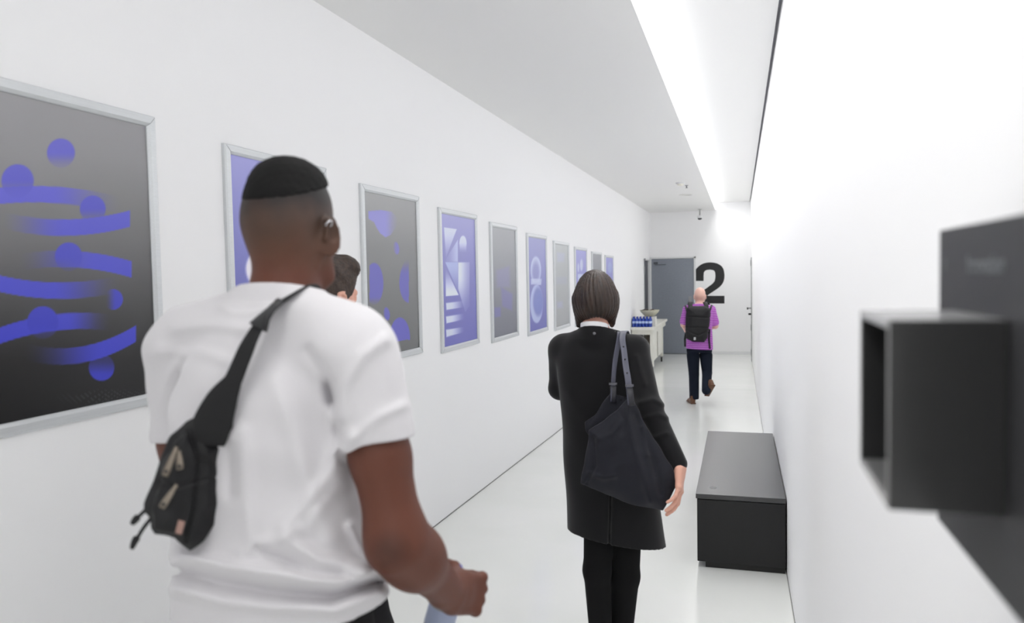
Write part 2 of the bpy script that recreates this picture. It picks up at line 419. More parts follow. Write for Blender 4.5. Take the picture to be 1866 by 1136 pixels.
for nm, x0, x1 in (('gap_shade_left', XL, XL+.004), ('gap_shade_right', XR-.004, XR)):  # thin grey strips, shade of the gap where wall meets floor put into colour
    bm = bmesh.new()
    for y0, y1, in ((YB, YK), (YK, 17.6)):
        a, b = floor_z(y0)if y0 < YK else ZF, floor_z(y1) if y1 <= YK else ZF
        vs = [bm.verts.new(p) for p in ((x0, y0, a-.01), (x1, y0, a-.01), (x1, y0, a+.007), (x0, y0, a+.007), (x0, y1, b-.01), (x1, y1, b-.01), (x1, y1, b+.007), (x0, y1, b+.007))]
        for q in ((0, 1, 2, 3), (7, 6, 5, 4), (0, 4, 5, 1), (1, 5, 6, 2), (2, 6, 7, 3), (3, 7, 4, 0)): bm.faces.new([vs[i] for i in q])
    struct(nm, bm, GAP)
bm = bmesh.new(); bx(bm, (-1.0, YE-.008, ZF), (XR, YE, ZF+.07), .002); struct('baseboard_back', bm, WHITEF)
# cove light: a long diffuser standing on the edge of the lowered ceiling
LEDM = mat('led_diffuser', 'fdfdff', .5, emit=STRIP)
cl = empty('cove_light', (XS-.02, 7, ZC+.02), 'long white light strip hidden along the raised edge of the ceiling', 'light fixture')
bm = bmesh.new()
for i in range(24): bx(bm, (XS-.03, YB+.01+i*1.005, ZC+.035), (XS-.018, YB+.01+(i+1)*1.005, ZU-.02))
o = from_bm('diffuser', bm, LEDM, cl)
bm = bmesh.new(); bx(bm, (XS-.03, YB+.01, ZC+.021), (XS-.004, YE-.01, ZC+.034), .002); from_bm('channel', bm, SILVER, cl)

for i in range(20):       # the lamps of the strip, aimed across and slightly down at the right wall
    la = bpy.data.lights.new('cove_lamp', 'AREA'); la.shape = 'RECTANGLE'; la.size = 1.2; la.size_y = .10; la.energy = LAMPW; la.spread = math.radians(150); la.color = (1.0, .995, .985)
    lo = bpy.data.objects.new('cove_lamp', la); C.objects.link(lo)
    d = Vector((1, 0, -2.2)).normalized(); z = -d; x = Vector((0, 1, 0)); y = z.cross(x)
    lo.matrix_world = Matrix(((x[0], y[0], z[0], XS+.03), (x[1], y[1], z[1], YB+.65+i*1.19), (x[2], y[2], z[2], (ZC+ZU)/2+.01), (0, 0, 0, 1)))
# end door
d1 = empty('door_1', (-1.6, YE, ZF)); d1['kind'] = 'structure'
DX0, DX1, DZ = -2.085, -1.072, 1.985
box('door_leaf', (DX0, YE-.045, ZF+.012), (DX1, YE-.004, DZ), DOORG, d1, .003)
bm = bmesh.new(); bx(bm, (DX1+.004, YE-.06, ZF), (DX1+.05, YE, DZ+.04), .003); bx(bm, (XL, YE-.06, DZ+.004), (DX1+.05, YE, DZ+.04), .003); bx(bm, (XL, YE-.06, ZF), (DX0-.004, YE, DZ+.04), .003)
from_bm('door_frame', bm, WHITEF, d1)
bm = bmesh.new(); bx(bm, (-2.03, YE-.085, 1.86), (-1.93, YE-.045, 1.91), .004); bx(bm, (-2.0, YE-.10, 1.835), (-1.73, YE-.08, 1.85), .003); from_bm('door_closer', bm, mat('closer_grey', '50545c', .5), d1)
bm = bmesh.new(); bx(bm, (-1.20, YE-.055, .55), (-1.13, YE-.045, 1.06), .002); bx(bm, (-1.185, YE-.10, .70), (-1.155, YE-.085, .98), .006); bx(bm, (-1.18, YE-.09, .72), (-1.16, YE-.05, .745)); bx(bm, (-1.18, YE-.09, .935), (-1.16, YE-.05, .96))
from_bm('door_handle', bm, STEEL, d1)
box('threshold', (DX0, YE-.05, ZF-.005), (DX1, YE-.01, ZF+.01), mat('threshold_grey', '4c4f52', .6), d1)
# door in the left wall, seen edge on
d2 = empty('door_2', (XL, 18.3, ZF)); d2['kind'] = 'structure'
DGREY = mat('dark_grey_leaf', '55565d', .5)
box('door_leaf', (XL-.07, D0+.03, ZF+.01), (XL-.03, D1-.03, DT-.03), DGREY, d2, .002)
bm = bmesh.new()
bx(bm, (XL-.12, D0, ZF), (XL+.015, D0+.05, DT), .003); bx(bm, (XL-.12, D1-.06, ZF), (XL+.015, D1, DT), .003); bx(bm, (XL-.12, D0, DT-.03), (XL+.015, D1, DT), .002)
from_bm('door_frame', bm, WHITEF, d2)
bm = bmesh.new(); bx(bm, (XL+.016, D0+.01, DT-.03), (XL+.05, D0+.05, DT+.01), .003); bx(bm, (XL+.016, D0+.0, 1.62), (XL+.035, D0+.04, 1.80), .003); from_bm('hinge', bm, STEEL, d2)
# flush door in the right wall
d3 = empty('door_3', (XR, 17.7, ZF)); d3['kind'] = 'structure'
box('door_leaf', (XR-.006, 16.75, ZF+.01), (XR-.001, 17.72, 1.93), WALL, d3)
bm = bmesh.new(); bx(bm, (XR-.020, 17.73, ZF), (XR-.001, 17.78, 1.95), .002); from_bm('door_edge', bm, mat('edge_grey', '7c7f80', .5), d3)
for z in (1.76, .33, -.22):
    bm = bmesh.new(); bx(bm, (XR-.030, 17.72, z), (XR-.02, 17.79, z+.13), .003); from_bm('hinge', bm, STEEL, d3)
bm = bmesh.new(); bx(bm, (XR-.024, 17.60, .62), (XR-.006, 17.68, .98), .003); bx(bm, (XR-.10, 17.62, .815), (XR-.02, 17.65, .845), .006); from_bm('door_handle', bm, STEEL, d3)
bm = bmesh.new(); bx(bm, (XR-.11, 17.52, .805), (XR-.085, 17.65, .85), .006); bx(bm, (XR-.08, 17.61, .68), (XR-.024, 17.66, .72), .006); from_bm('door_lock', bm, mat('black_metal', '1a1a1c', .4, .4), d3)

# large number painted on the end wall
O2 = [(285, 540), (285, 330), (310, 295), (345, 262), (390, 230), (440, 208), (500, 194), (560, 190), (630, 195), (690, 210), (740, 235), (780, 268), (805, 308), (820, 355), (828, 420), (826, 490),
      (815, 540), (795, 585), (765, 625), (730, 660), (680, 697), (600, 750), (545, 785), (500, 820), (828, 820), (828, 965), (285, 965), (285, 900), (300, 850), (335, 800), (390, 750), (470, 690),
      (560, 625), (610, 585), (640, 545), (655, 495), (657, 440), (652, 385), (640, 355), (615, 337), (560, 326), (500, 332), (460, 350), (440, 385), (435, 430), (435, 540)]
def on_end(px, py):
    d = at(px, py, 1.0)-EYE; t = (YE-EYE[1])/d[1]; return EYE+d*t
pts = [on_end(1240+x/10.33, 460+y/10.33) for x, y in O2]
bm = bmesh.new(); prism(bm, [(p[0], p[2]) for p in pts], (0, YE-.0005, 0), (1, 0, 0), (0, 0, 1), (0, -1, 0), .003)
tag(from_bm('wall_number', bm, BLACKV), 'large bold black number 2 on the white end wall beside the grey door', 'wall number')

# ceiling devices
sd = empty('smoke_detector', (-.92, 12.85, ZC), 'small round white smoke detector under the low ceiling', 'smoke detector')
bm = bmesh.new(); lathe(bm, [(.075, 0), (.075, -.012), (.068, -.02)], 24, (-.92, 12.85, ZC)); from_bm('base', bm, WHITEF, sd, True)
bm = bmesh.new(); lathe(bm, [(.055, -.02), (.055, -.026), (.05, -.045), (.03, -.055), (.012, -.058)], 24, (-.92, 12.85, ZC)); from_bm('sensor_dome', bm, mat('warm_white', 'e8e6dc', .5), sd, True)
sp = empty('sprinkler', (-.85, 13.3, ZC), 'tiny grey sprinkler head hanging beside the round smoke detector', 'sprinkler')
bm = bmesh.new(); lathe(bm, [(.03, 0), (.03, -.006), (.01, -.01), (.01, -.045)], 16, (-.85, 13.3, ZC)); from_bm('stem', bm, STEEL, sp, True)
bm = bmesh.new(); lathe(bm, [(.024, -.045), (.024, -.048)], 16, (-.85, 13.3, ZC)); from_bm('deflector', bm, STEEL, sp, True)
bm = bmesh.new(); lathe(bm, [(.13, 0), (.13, -.006), (.10, -.010), (.0995, -.006)], 28, (-.96, 14.9, ZC)); tag(from_bm('ceiling_speaker', bm, mat('disc_white', 'dcdcd8', .6), None, True), 'flat round pale disc flush in the low ceiling past the sprinkler', 'ceiling disc')
cmr = empty('security_camera', (-.89, 18.55, ZC), 'small white security camera hanging from the ceiling before the end wall', 'camera')
bm = bmesh.new(); lathe(bm, [(.05, 0), (.05, -.01), (.014, -.014), (.014, -.14)], 16, (-.89, 18.55, ZC)); from_bm('mount', bm, mat('mount_grey', 'a9aaa8', .5), cmr, True)
bm = bmesh.new(); lathe(bm, [(.03, -.14), (.055, -.15), (.06, -.19), (.055, -.21)], 20, (-.89, 18.55, ZC)); hs = from_bm('housing', bm, WHITEF, cmr, True)
bm = bmesh.new(); lathe(bm, [(.05, -.21), (.045, -.235), (.02, -.25)], 20, (-.89, 18.55, ZC)); from_bm('lens_dome', bm, mat('smoked_dome', '45474a', .2), hs, True)

# ------------------------------------------------------------------ bench
bn = empty('bench', (0, 5.6, floor_z(5.6)), 'long black box bench with a lid standing against the right wall', 'bench')
X0, X1, Y0, Y1, ZT = -.257, .2535, 4.684, 6.56, .331
bm = bmesh.new(); bx(bm, (X0+.003, Y0+.003, -.086), (X1, Y1-.003, ZT-.036), .003); from_bm('body', bm, BLACKW, bn)
bm = bmesh.new(); bx(bm, (X0-.004, Y0-.004, ZT-.030), (X1, Y1, ZT), .003); ld = from_bm('lid', bm, mat('black_lid_laminate', '303032', .27, spec=.7, var=(200, '363638')), bn)
bm = bmesh.new(); bx(bm, (X0+.012, Y0+.012, ZT-.040), (X1-.01, Y1-.01, ZT-.026)); from_bm('lid_gap', bm, RUBBER, bn)
bm = bmesh.new(); bx(bm, (X0+.05, Y0+.02, -.135), (X1-.004, Y0+.09, -.08)); bx(bm, (X0+.05, Y0+.09, -.15), (X1-.004, Y1-.05, -.08)); from_bm('plinth', bm, RUBBER, bn)
bm = bmesh.new(); lathe(bm, [(.022, 0), (.022, .0006)], 20, (-.165, 4.83, ZT)); from_bm('stain', bm, mat('pale_smudge', '6c6e6e', .5), ld)

# ------------------------------------------------------------------ wall panel and display box, near right
PX = .1935; wp = empty('wall_panel', (XR, .6, 1.33), 'thick charcoal panel with small lettering on the right wall, nearest the viewer', 'wall panel')
def on_x(px, py, x):
    d = at(px, py, 1.0)-EYE; t = (x-EYE[0])/d[0]; return EYE+d*t
pa, pb = on_x(1712, 420, PX), on_x(1711, 950, PX)
bm = bmesh.new(); bx(bm, (PX, .22, pb[2]), (XR, pa[1], pa[2]), .0015); from_bm('board', bm, PANEL, wp)
def text(s, size, loc, rot, m, parent, name='lettering', ext=.0003):
    cu = bpy.data.curves.new(name, 'FONT'); cu.body = s; cu.size = size; cu.extrude = ext
    t = bpy.data.objects.new('tmp', cu); C.objects.link(t); bpy.context.view_layer.update()
    me = bpy.data.meshes.new_from_object(t.evaluated_get(bpy.context.evaluated_depsgraph_get()))
    bpy.data.objects.remove(t); me.transform(Matrix.Translation(loc)@rot)
    return link(name, me, m, parent)
LET = mat('grey_lettering', '74777a', .5)
ta = on_x(1762, 498, PX-.0005)
Rt = Matrix(((0, 0, -1, 0), (-1, 0, 0, 0), (0, 1, 0, 0), (0, 0, 0, 1)))
text('Innovation', .0235, Vector(ta), Rt, LET, wp)
tb = on_x(1722, 496, PX-.0005)
text('I', .019, Vector(tb), Rt, LET, wp)
dbx = empty('display_box', (.15, .72, 1.48), 'small open-sided black box mounted on the charcoal wall panel', 'display box')
bx0, by0, by1, bz0, bz1, th = .111, .65, .80, 1.4845, 1.634, .0075
box('near_side', (bx0, by0, bz0), (PX-.001, by0+th, bz1), BLACKP, dbx, .001)
box('far_side', (bx0, by1-th, bz0), (PX-.001, by1, bz1), BLACKP, dbx, .001)
box('top', (bx0, by0+th, bz1-th), (PX-.001, by1-th, bz1), BLACKP, dbx, .001)
box('bottom', (bx0, by0+th, bz0), (PX-.001, by1-th, bz0+th), BLACKP, dbx, .001)
box('back', (PX-.006, by0+th, bz0+th), (PX-.001, by1-th, bz1-th), RUBBER, dbx)
#==== CART ====
# ------------------------------------------------------------------ trolley with bottles and bowl
ct = empty('trolley', (-1.88, 16.5, ZF), 'white wooden trolley table on casters against the left wall', 'trolley')
cx0, cx1, cy0, cy1, ctz = -2.10, -1.67, 15.52, 17.55, .556
box('table_top', (-2.118, 15.46, ctz-.055), (-1.645, 18.35, ctz), WHITEW, ct, .006)
for x, y in ((cx0, cy0), (cx1-.07, cy0), (cx0, cy1-.07), (cx1-.07, cy1-.07)):
    box('leg', (x, y, ZF+.12), (x+.07, y+.07, ctz-.055), WHITEW, ct, .004)
bm = bmesh.new(); bx(bm, (cx0+.01, cy0+.01, ctz-.15), (cx1-.01, cy0+.035, ctz-.055), .003); bx(bm, (cx1-.03, cy0+.03, ctz-.15), (cx1-.008, 18.25, ctz-.055), .003); from_bm('apron', bm, WHITEW, ct)
bm = bmesh.new(); bx(bm, (cx1-.03, cy0+.12, ZF+.22), (cx1-.012, 16.35, ctz-.15), .003); bx(bm, (cx1-.03, 16.55, ZF+.22), (cx1-.012, cy1-.1, ctz-.15), .003); from_bm('side_panel', bm, WHITEW, ct)
box('shelf', (cx0+.01, cy0+.04, ZF+.20), (cx1-.03, cy1-.04, ZF+.23), WHITEW, ct, .003)
box('back_panel', (cx0+.005, cy1-.06, ZF+.23), (cx1-.08, cy1-.045, ctz-.15), mat('beige_panel', 'c9bfb6', .6), ct)
box('dark_post', (-1.83, 16.3, ZF+.23), (-1.77, 16.36, ctz-.15), mat('dark_post', '38373a', .6), ct)
for x, y in ((cx0+.035, cy0+.035), (cx1-.03, cy0+.035), (cx0+.035, cy1-.1), (cx1-.03, cy1-.1)):
    bm = bmesh.new(); bx(bm, (x-.03, y-.03, ZF+.105), (x+.03, y+.03, ZF+.12)); bx(bm, (x-.022, y-.03, ZF+.045), (x-.018, y+.03, ZF+.105)); bx(bm, (x+.018, y-.03, ZF+.045), (x+.022, y+.03, ZF+.105))
    cs = from_bm('caster', bm, STEEL, ct)
    bm = bmesh.new(); lathe(bm, [(.03, -.016), (.05, -.014), (.05, .014), (.03, .016)], 20, (x, y, ZF+.051), roty(math.pi/2)); from_bm('wheel', bm, RUBBER, cs, True)
BLUEB = mat('blue_bottle', '3452b8', .25, spec=.5, trans=.15); BLUEC = mat('blue_cap', '22309a', .4); LABW = mat('pale_label', 'b9cdf0', .5)
def bottle(loc, label, group=None, s=1.0, R=None, parts=True, mats=(None, None, None)):
    b = empty('water_bottle', loc, label, 'bottle', group)
    prof = [(.026, 0), (.031, .006), (.031, .05), (.0295, .055), (.031, .06), (.031, .135), (.027, .155), (.014, .182), (.0125, .19), (.0125, .196)]
    for nm, pf, m in (('body', prof, mats[0] or BLUEB), ('cap', [(.0155, .190), (.0155, .206), (.014, .208)], mats[1] or BLUEC), ('label', [(.0312, .075), (.0316, .076), (.0316, .118), (.0312, .119)], mats[2] or LABW)):
        bm = bmesh.new(); lathe(bm, [(r*s, z*s) for r, z in pf], 20, (0, 0, 0), R, cap=nm != 'label')
        o = from_bm(nm, bm, m, None, True); o.parent = b
    return b
first = None
ORD = ('leftmost', 'second from left', 'third from left', 'fourth from left', 'fifth from left', 'rightmost')
for j in range(3):
    for i in range(6):
        loc = (-2.075+i*.066, 15.60+j*.068, ctz+.0005)
        lb = ORD[i]+' blue plastic water bottle in the '+('front', 'middle', 'rear')[j]+' row on the white trolley'
        if first is None: first = bottle(loc, lb, 'blue water bottles on the trolley'); continue
        r = first.copy(); C.objects.link(r); r.location = loc; r['label'] = lb; r['group'] = 'blue water bottles on the trolley'
        for ch in first.children:
            c = ch.copy(); C.objects.link(c); c.parent = r
bm = bmesh.new(); bx(bm, (-1.90, 15.84, ctz), (-1.66, 16.10, ctz+.195), .004)
tag(from_bm('riser_box', bm, WHITEW), 'white box standing under the pale bowl on the trolley', 'box')
bc = (-1.79, 15.97, ctz+.1955)
bm = bmesh.new(); lathe(bm, [(.05, 0), (.08, .004), (.13, .04), (.175, .085), (.205, .135), (.198, .135), (.168, .088), (.12, .045), (.07, .014), (.02, .010)], 36, bc)
tag(from_bm('serving_bowl', bm, mat('stone_bowl', 'c9c6b4', .6, var=(14, 'b9b7a2')), None, True), 'pale stoneware bowl of snacks on a white box on the trolley', 'bowl')
SN = [('dark brown wrapped snack lying in the pale bowl', '33241c'), ('black wrapped snack lying in the pale bowl', '151515'), ('tan wrapped snack lying in the pale bowl', '9c8266'), ('olive wrapped snack lying in the pale bowl', '5c6047')]
k = 0
for (dx, dy, dz, a, ci) in ((-.11, -.03, .135, .3, 1), (-.07, .04, .125, 1.2, 1), (-.03, -.06, .120, -.4, 0), (.03, .02, .125, .8, 0), (.08, -.04, .118, 2.2, 2), (.11, .05, .115, .1, 3), (-.07, -.08, .132, .9, 0), (.02, .1, .105, 1.9, 2)):
    s = Sdf((bc[0]+dx-.08, bc[1]+dy-.08, bc[2]+dz-.05), (bc[0]+dx+.08, bc[1]+dy+.08, bc[2]+dz+.05), .004)
    s.add(rbox((bc[0]+dx, bc[1]+dy, bc[2]+dz), (.055, .024, .014), .012, rotz(a)@roty(.25*((k % 3)-1))))
    s.warp(lambda X, Y, Z: .002*np.sin(120*X+k)*np.sin(90*Y))
    tag(link('wrapped_snack', s.mesh('wrapped_snack'), mat('snack_'+SN[ci][1], SN[ci][1], .5), None, True), SN[ci][0]+(', at its left edge', ', behind its left half', ', in front of its middle', ', at its middle', ', in front on its right', ', at its right edge', ', nearest at its left', ', at its back')[k], 'snack', 'wrapped snacks in the bowl')
    k += 1
#==== POSTERS ====
# ------------------------------------------------------------------ ten framed posters
def poster_paint(i, px, py):
    """printed artwork of poster i, colours by position on the sheet"""
    sh = px.shape; col = np.zeros(sh+(3,))
    def mixc(c, m): 
        nonlocal col
        col = col*(1-m[..., None])+np.array(c, float)*m[..., None]
    def sm(a, b, x): t = np.clip((x-a)/(b-a), 0, 1); return t*t*(3-2*t)
    def poly(pts, soft=1.0):
        P = np.array(pts, float); d = np.full(sh, 1e9); ins = np.zeros(sh, bool)
        for p, q in zip(P, np.roll(P, -1, 0)):
            e = q-p; t = np.clip(((px-p[0])*e[0]+(py-p[1])*e[1])/(e@e), 0, 1)
            d = np.minimum(d, np.hypot(px-p[0]-t*e[0], py-p[1]-t*e[1]))
            ins ^= ((p[1] <= py) != (q[1] <= py)) & (px < (py-p[1])*e[0]/(e[1] if abs(e[1]) > 1e-9 else 1e-9)+p[0])
        sd = np.where(ins, -d, d); return 1-sm(-soft, soft, sd)
    def el(cx, cy, rx, ry, soft=.06, rot=0):
        c, s = math.cos(rot), math.sin(rot); x = (px-cx)*c+(py-cy)*s; y = -(px-cx)*s+(py-cy)*c
        return 1-sm(1-soft, 1+soft, np.hypot(x/rx, y/ry))
    if i == 0:
        t = np.clip((py-160)/620, 0, 1)
        col[:] = np.interp(t, [0, .2, .45, .6, .8, 1], [152, 142, 112, 84, 40, 26])[..., None]*np.array([.99, .985, 1.0])
        def bluev(y): 
            u = np.clip((y-250)/420, 0, 1)[..., None]; return np.array([112, 110, 205])*(1-u)+np.array([62, 66, 190])*u
        def over(m, c): 
            nonlocal col
            col = col*(1-m[..., None])+c*m[..., None]
        def arc(y0, k, x0, w, xmax, fade0, fade1):
            yc = y0+k*((px-x0)/w)**2; m = (1-sm(14, 16, np.abs(py-yc)))*(1-sm(xmax-1.2, xmax+1.2, px))
            f = sm(fade0, fade1, px) if fade1 > fade0 else 1-sm(fade1, fade0, px)
            over(m*f, bluev(py))
        def ball(cx, cy, r, side=0):
            m = el(cx, cy, r, r*1.04, .05); f = 1-.75*sm(cy-r*.1, cy+r, py)
            if side: f = sm(cx-r*.8, cx+r*.3, px)
            if cx == 185: f = .45+.55*sm(cy-r*.6, cy+r*.6, py)
            over(m*f, bluev(py+30)*.96)
        arc(354, 18, 60, 150, 232, 225, 90); arc(472, 18, 110, 125, 240, 30, 175); arc(585, 27, 150, 150, 240, 205, 120)
        ball(111, 279, 25.5); ball(32, 330, 29.5); ball(169, 381, 23.5); ball(125, 468, 25); ball(206, 546, 18, 1); ball(78, 588, 28.5); ball(185, 670, 23.5)
        arc(415, -16, 115, 120, 237, 0, 120); arc(530, -14, 110, 115, 230, 222, 95); arc(650, -42, 110, 138, 248, 40, 190)
        over(el(215, 725, 90, 14, .5)*.3*(np.sin(px*1.1+py*2.2) > .93), np.array([150, 150, 160.])+0*col)
    elif i == 2:
        t = np.clip((py-350)/290, 0, 1); col[:] = np.interp(t, [0, .35, 1], [160, 132, 104])[..., None]*np.array([.99, .995, 1.0])
        Z = lambda pts: [(640+x/3.55, 330+y/3.55) for x, y in pts]
        m = poly(Z([(110, 195), (190, 188), (262, 198), (300, 240), (290, 300), (255, 350), (222, 365), (188, 340), (165, 305), (148, 268), (112, 245)]))*(1-sm(700, 727, px)*.95); mixc((141, 139, 205), m)
        mixc((125, 122, 190), el(640+292/3.55, 330+435/3.55, 5.2, 11.5, .15, -.15)*(sm(713, 724, px)))
        mixc((105, 102, 182), el(640+148/3.55, 330+665/3.55, 17, 38, .04)*(px > 640+118/3.55)*(1-sm(540, 556, py)*.8))
        mixc((104, 101, 180), el(640+385/3.55, 330+640/3.55, 20.5, 42, .04, .08)*(px < 640+373/3.55)*sm(470, 500, py))
        mixc((104, 101, 185), el(640+230/3.55, 330+860/3.55, 5.5, 12, .12, -.15)*sm(695, 703, px))
        mixc((100, 97, 186), el(640+315/3.55, 330+1015/3.55, 18.5, 37, .03)*(py < 624-(px-712)*.14)*(py > 560))
    elif i == 3:
        t = np.clip((py-385)/250, 0, 1)[..., None]; col[:] = np.array([158, 158, 208])*(1-t)**1.4+np.array([104, 104, 178])*(1-(1-t)**1.4)
        Z = lambda pts: [(640+x/3.55, 330+y/3.55) for x, y in pts]
        W = (206, 212, 236)
        mixc(W, poly(Z([(600, 300), (683, 312), (613, 495)]), .8)*(1-sm(420, 470, py)*.85))
        mixc((190, 198, 232), poly(Z([(616, 500), (690, 380), (690, 522), (612, 520)]), .8)*(sm(815, 835, px)*.7+.15))
        mixc(W, (el(640+723/3.55, 330+400/3.55, 6.4, 13, .08)+poly(Z([(701, 400), (745, 400), (745, 480), (701, 480)]))).clip(0, 1)*(1-sm(440, 462, py)))
        mixc((176, 188, 228), poly(Z([(608, 525), (690, 525), (690, 715)]), .8)*(.85-sm(480, 530, py)*.6))
        mixc((214, 220, 238), poly(Z([(692, 527), (765, 527), (765, 810), (738, 850), (692, 700)]), .8)*(1-sm(838, 856, px)*.7)*(1-sm(500, 568, py)*.75))
        mixc((216, 222, 242), poly(Z([(610, 560), (695, 738), (612, 746)]), .8)*sm(485, 535, py))
        for a, b, c, d in ((790, 775, 815, 835), (877, 857, 893, 922), (963, 944, 975, 1010)):
            mixc(W, poly(Z([(613, a), (740, b), (740, c), (616, d)]), .8)*(1-sm(822, 848, px)))
    elif i == 5:
        t = np.clip((py-430)/175, 0, 1)[..., None]; col[:] = np.array([150, 152, 200])*(1-t)+np.array([104, 106, 176])*t
        Z = lambda x, y: (880+x/5.164, 400+y/5.164)
        a, b = Z(498, 480); W = (196, 204, 230)
        mixc(W, el(a, b, 9.5, 25, .1)*(1-el(a, b+3, 7, 20, .5)*.9)*(py < b+22)); 
        mixc(W, poly([Z(452, 560), Z(552, 560), Z(548, 618), Z(452, 612)], .8)*.8)
        a, b = Z(505, 795)
        mixc((178, 188, 224), el(a, b, 11.5, 35, .06)*(1-el(a+3, b-4, 9.0, 25, .25))*(py > b-34)*.95)
        mixc((120, 134, 196), el(a+3, b-4, 8.5, 24, .3)*.7)
    elif i in (1, 7, 9):
        t = np.clip((py-290)/240, 0, 1)[..., None] if i == 1 else np.clip((py-452)/130, 0, 1)[..., None]
        col[:] = np.array([156, 156, 212])*(1-t)+np.array([112, 114, 182])*t
        if i == 1: mixc((226, 222, 240), el(500, 490, 52, 46, .05))
        if i == 7:
            Z = lambda x, y: (880+x/5.164, 400+y/5.164)
            a, b = Z(928, 430); mixc((196, 202, 228), el(a, b, 2.6, 11, .25)*.9); a, b = Z(898, 455); mixc((196, 202, 228), el(a, b, 1.6, 8, .3)*.9)
            mixc((196, 204, 230), poly([Z(893, 515), Z(950, 515), Z(945, 600), Z(905, 620), Z(893, 560)], .7)*.85)
        if i == 9: mixc((160, 172, 216), el(1111.5, 488, 4, 10, .3)*.8)
    elif i == 4:
        t = np.clip((py-415)/200, 0, 1)[..., None]; col[:] = np.array([160, 162, 166])*(1-t)+np.array([112, 114, 124])*t
        Z = lambda x, y: (880+x/5.164, 400+y/5.164)
        mixc((138, 136, 178), poly([Z(125, 480), Z(250, 440), Z(255, 640), Z(130, 640)], 4)*.6)
        mixc((122, 120, 178), poly([Z(170, 640), Z(278, 700), Z(275, 860), Z(180, 820)], 2.5)*.65)
        mixc((118, 116, 178), poly([Z(108, 830), Z(168, 825), Z(168, 915), Z(110, 925)], 1.5)*.7)
    elif i == 6:
        t = np.clip((py-445)/150, 0, 1)[..., None]; col[:] = np.array([178, 182, 184])*(1-t)+np.array([158, 160, 162])*t
        Z = lambda x, y: (880+x/5.164, 400+y/5.164)
        mixc((176, 180, 208), poly([Z(695, 310), Z(770, 320), Z(765, 400), Z(700, 400)], 3)*.5); mixc((168, 170, 204), poly([Z(695, 780), Z(750, 770), Z(750, 830), Z(700, 840)], 3)*.5)
        mixc((164, 168, 190), poly([Z(690, 540), Z(790, 540), Z(790, 610), Z(690, 610)], 4)*.4)
    else:
        t = np.clip((py-460)/120, 0, 1)[..., None]; col[:] = np.array([142, 144, 150])*(1-t)+np.array([112, 114, 122])*t
    return np.clip(col/255, 0, 1)
PM = bpy.data.materials.new('poster_print'); PM.use_nodes = True; _b = PM.node_tree.nodes['Principled BSDF']
_a = PM.node_tree.nodes.new('ShaderNodeVertexColor'); _a.layer_name = 'print'; PM.node_tree.links.new(_a.outputs[0], _b.inputs['Base Color'])
_b.inputs['Roughness'].default_value = .35; _b.inputs['Specular IOR Level'].default_value = .35
A = 2.12; PW, PH = .838, 1.076
PYS = [.735, 1.325, 1.903, 2.471, 3.036, 3.608, 4.170, 4.737, 5.318, 5.870]      # near edges, in units of A
PZT = [.2915, .2760, .2580, .2370, .2210, .2018, .1846, .1676, .1510, .1365]
PL = ['largest silver-framed grey poster of blue rings and balls, nearest on the left wall',
      'silver-framed blue poster mostly hidden behind the head of the white-shirted man',
      'silver-framed grey poster with purple-blue blobs, to the right of the two men',
      'silver-framed blue poster of pale triangles and stair-like stripes',
      'silver-framed grey poster with faint purple patches, right of the stair-stripe poster',
      'silver-framed blue poster of a pale egg shape above a ring',
      'silver-framed plain light grey poster, left of the woman with the dark bob',
      'silver-framed blue poster with small pale arches, partly behind the woman\'s dark hair',
      'silver-framed plain mid grey poster above the woman\'s hair, last grey one in the row',
      'narrowest silver-framed blue poster, farthest along the left wall']
PYS[0] = 1.1345-PW/A
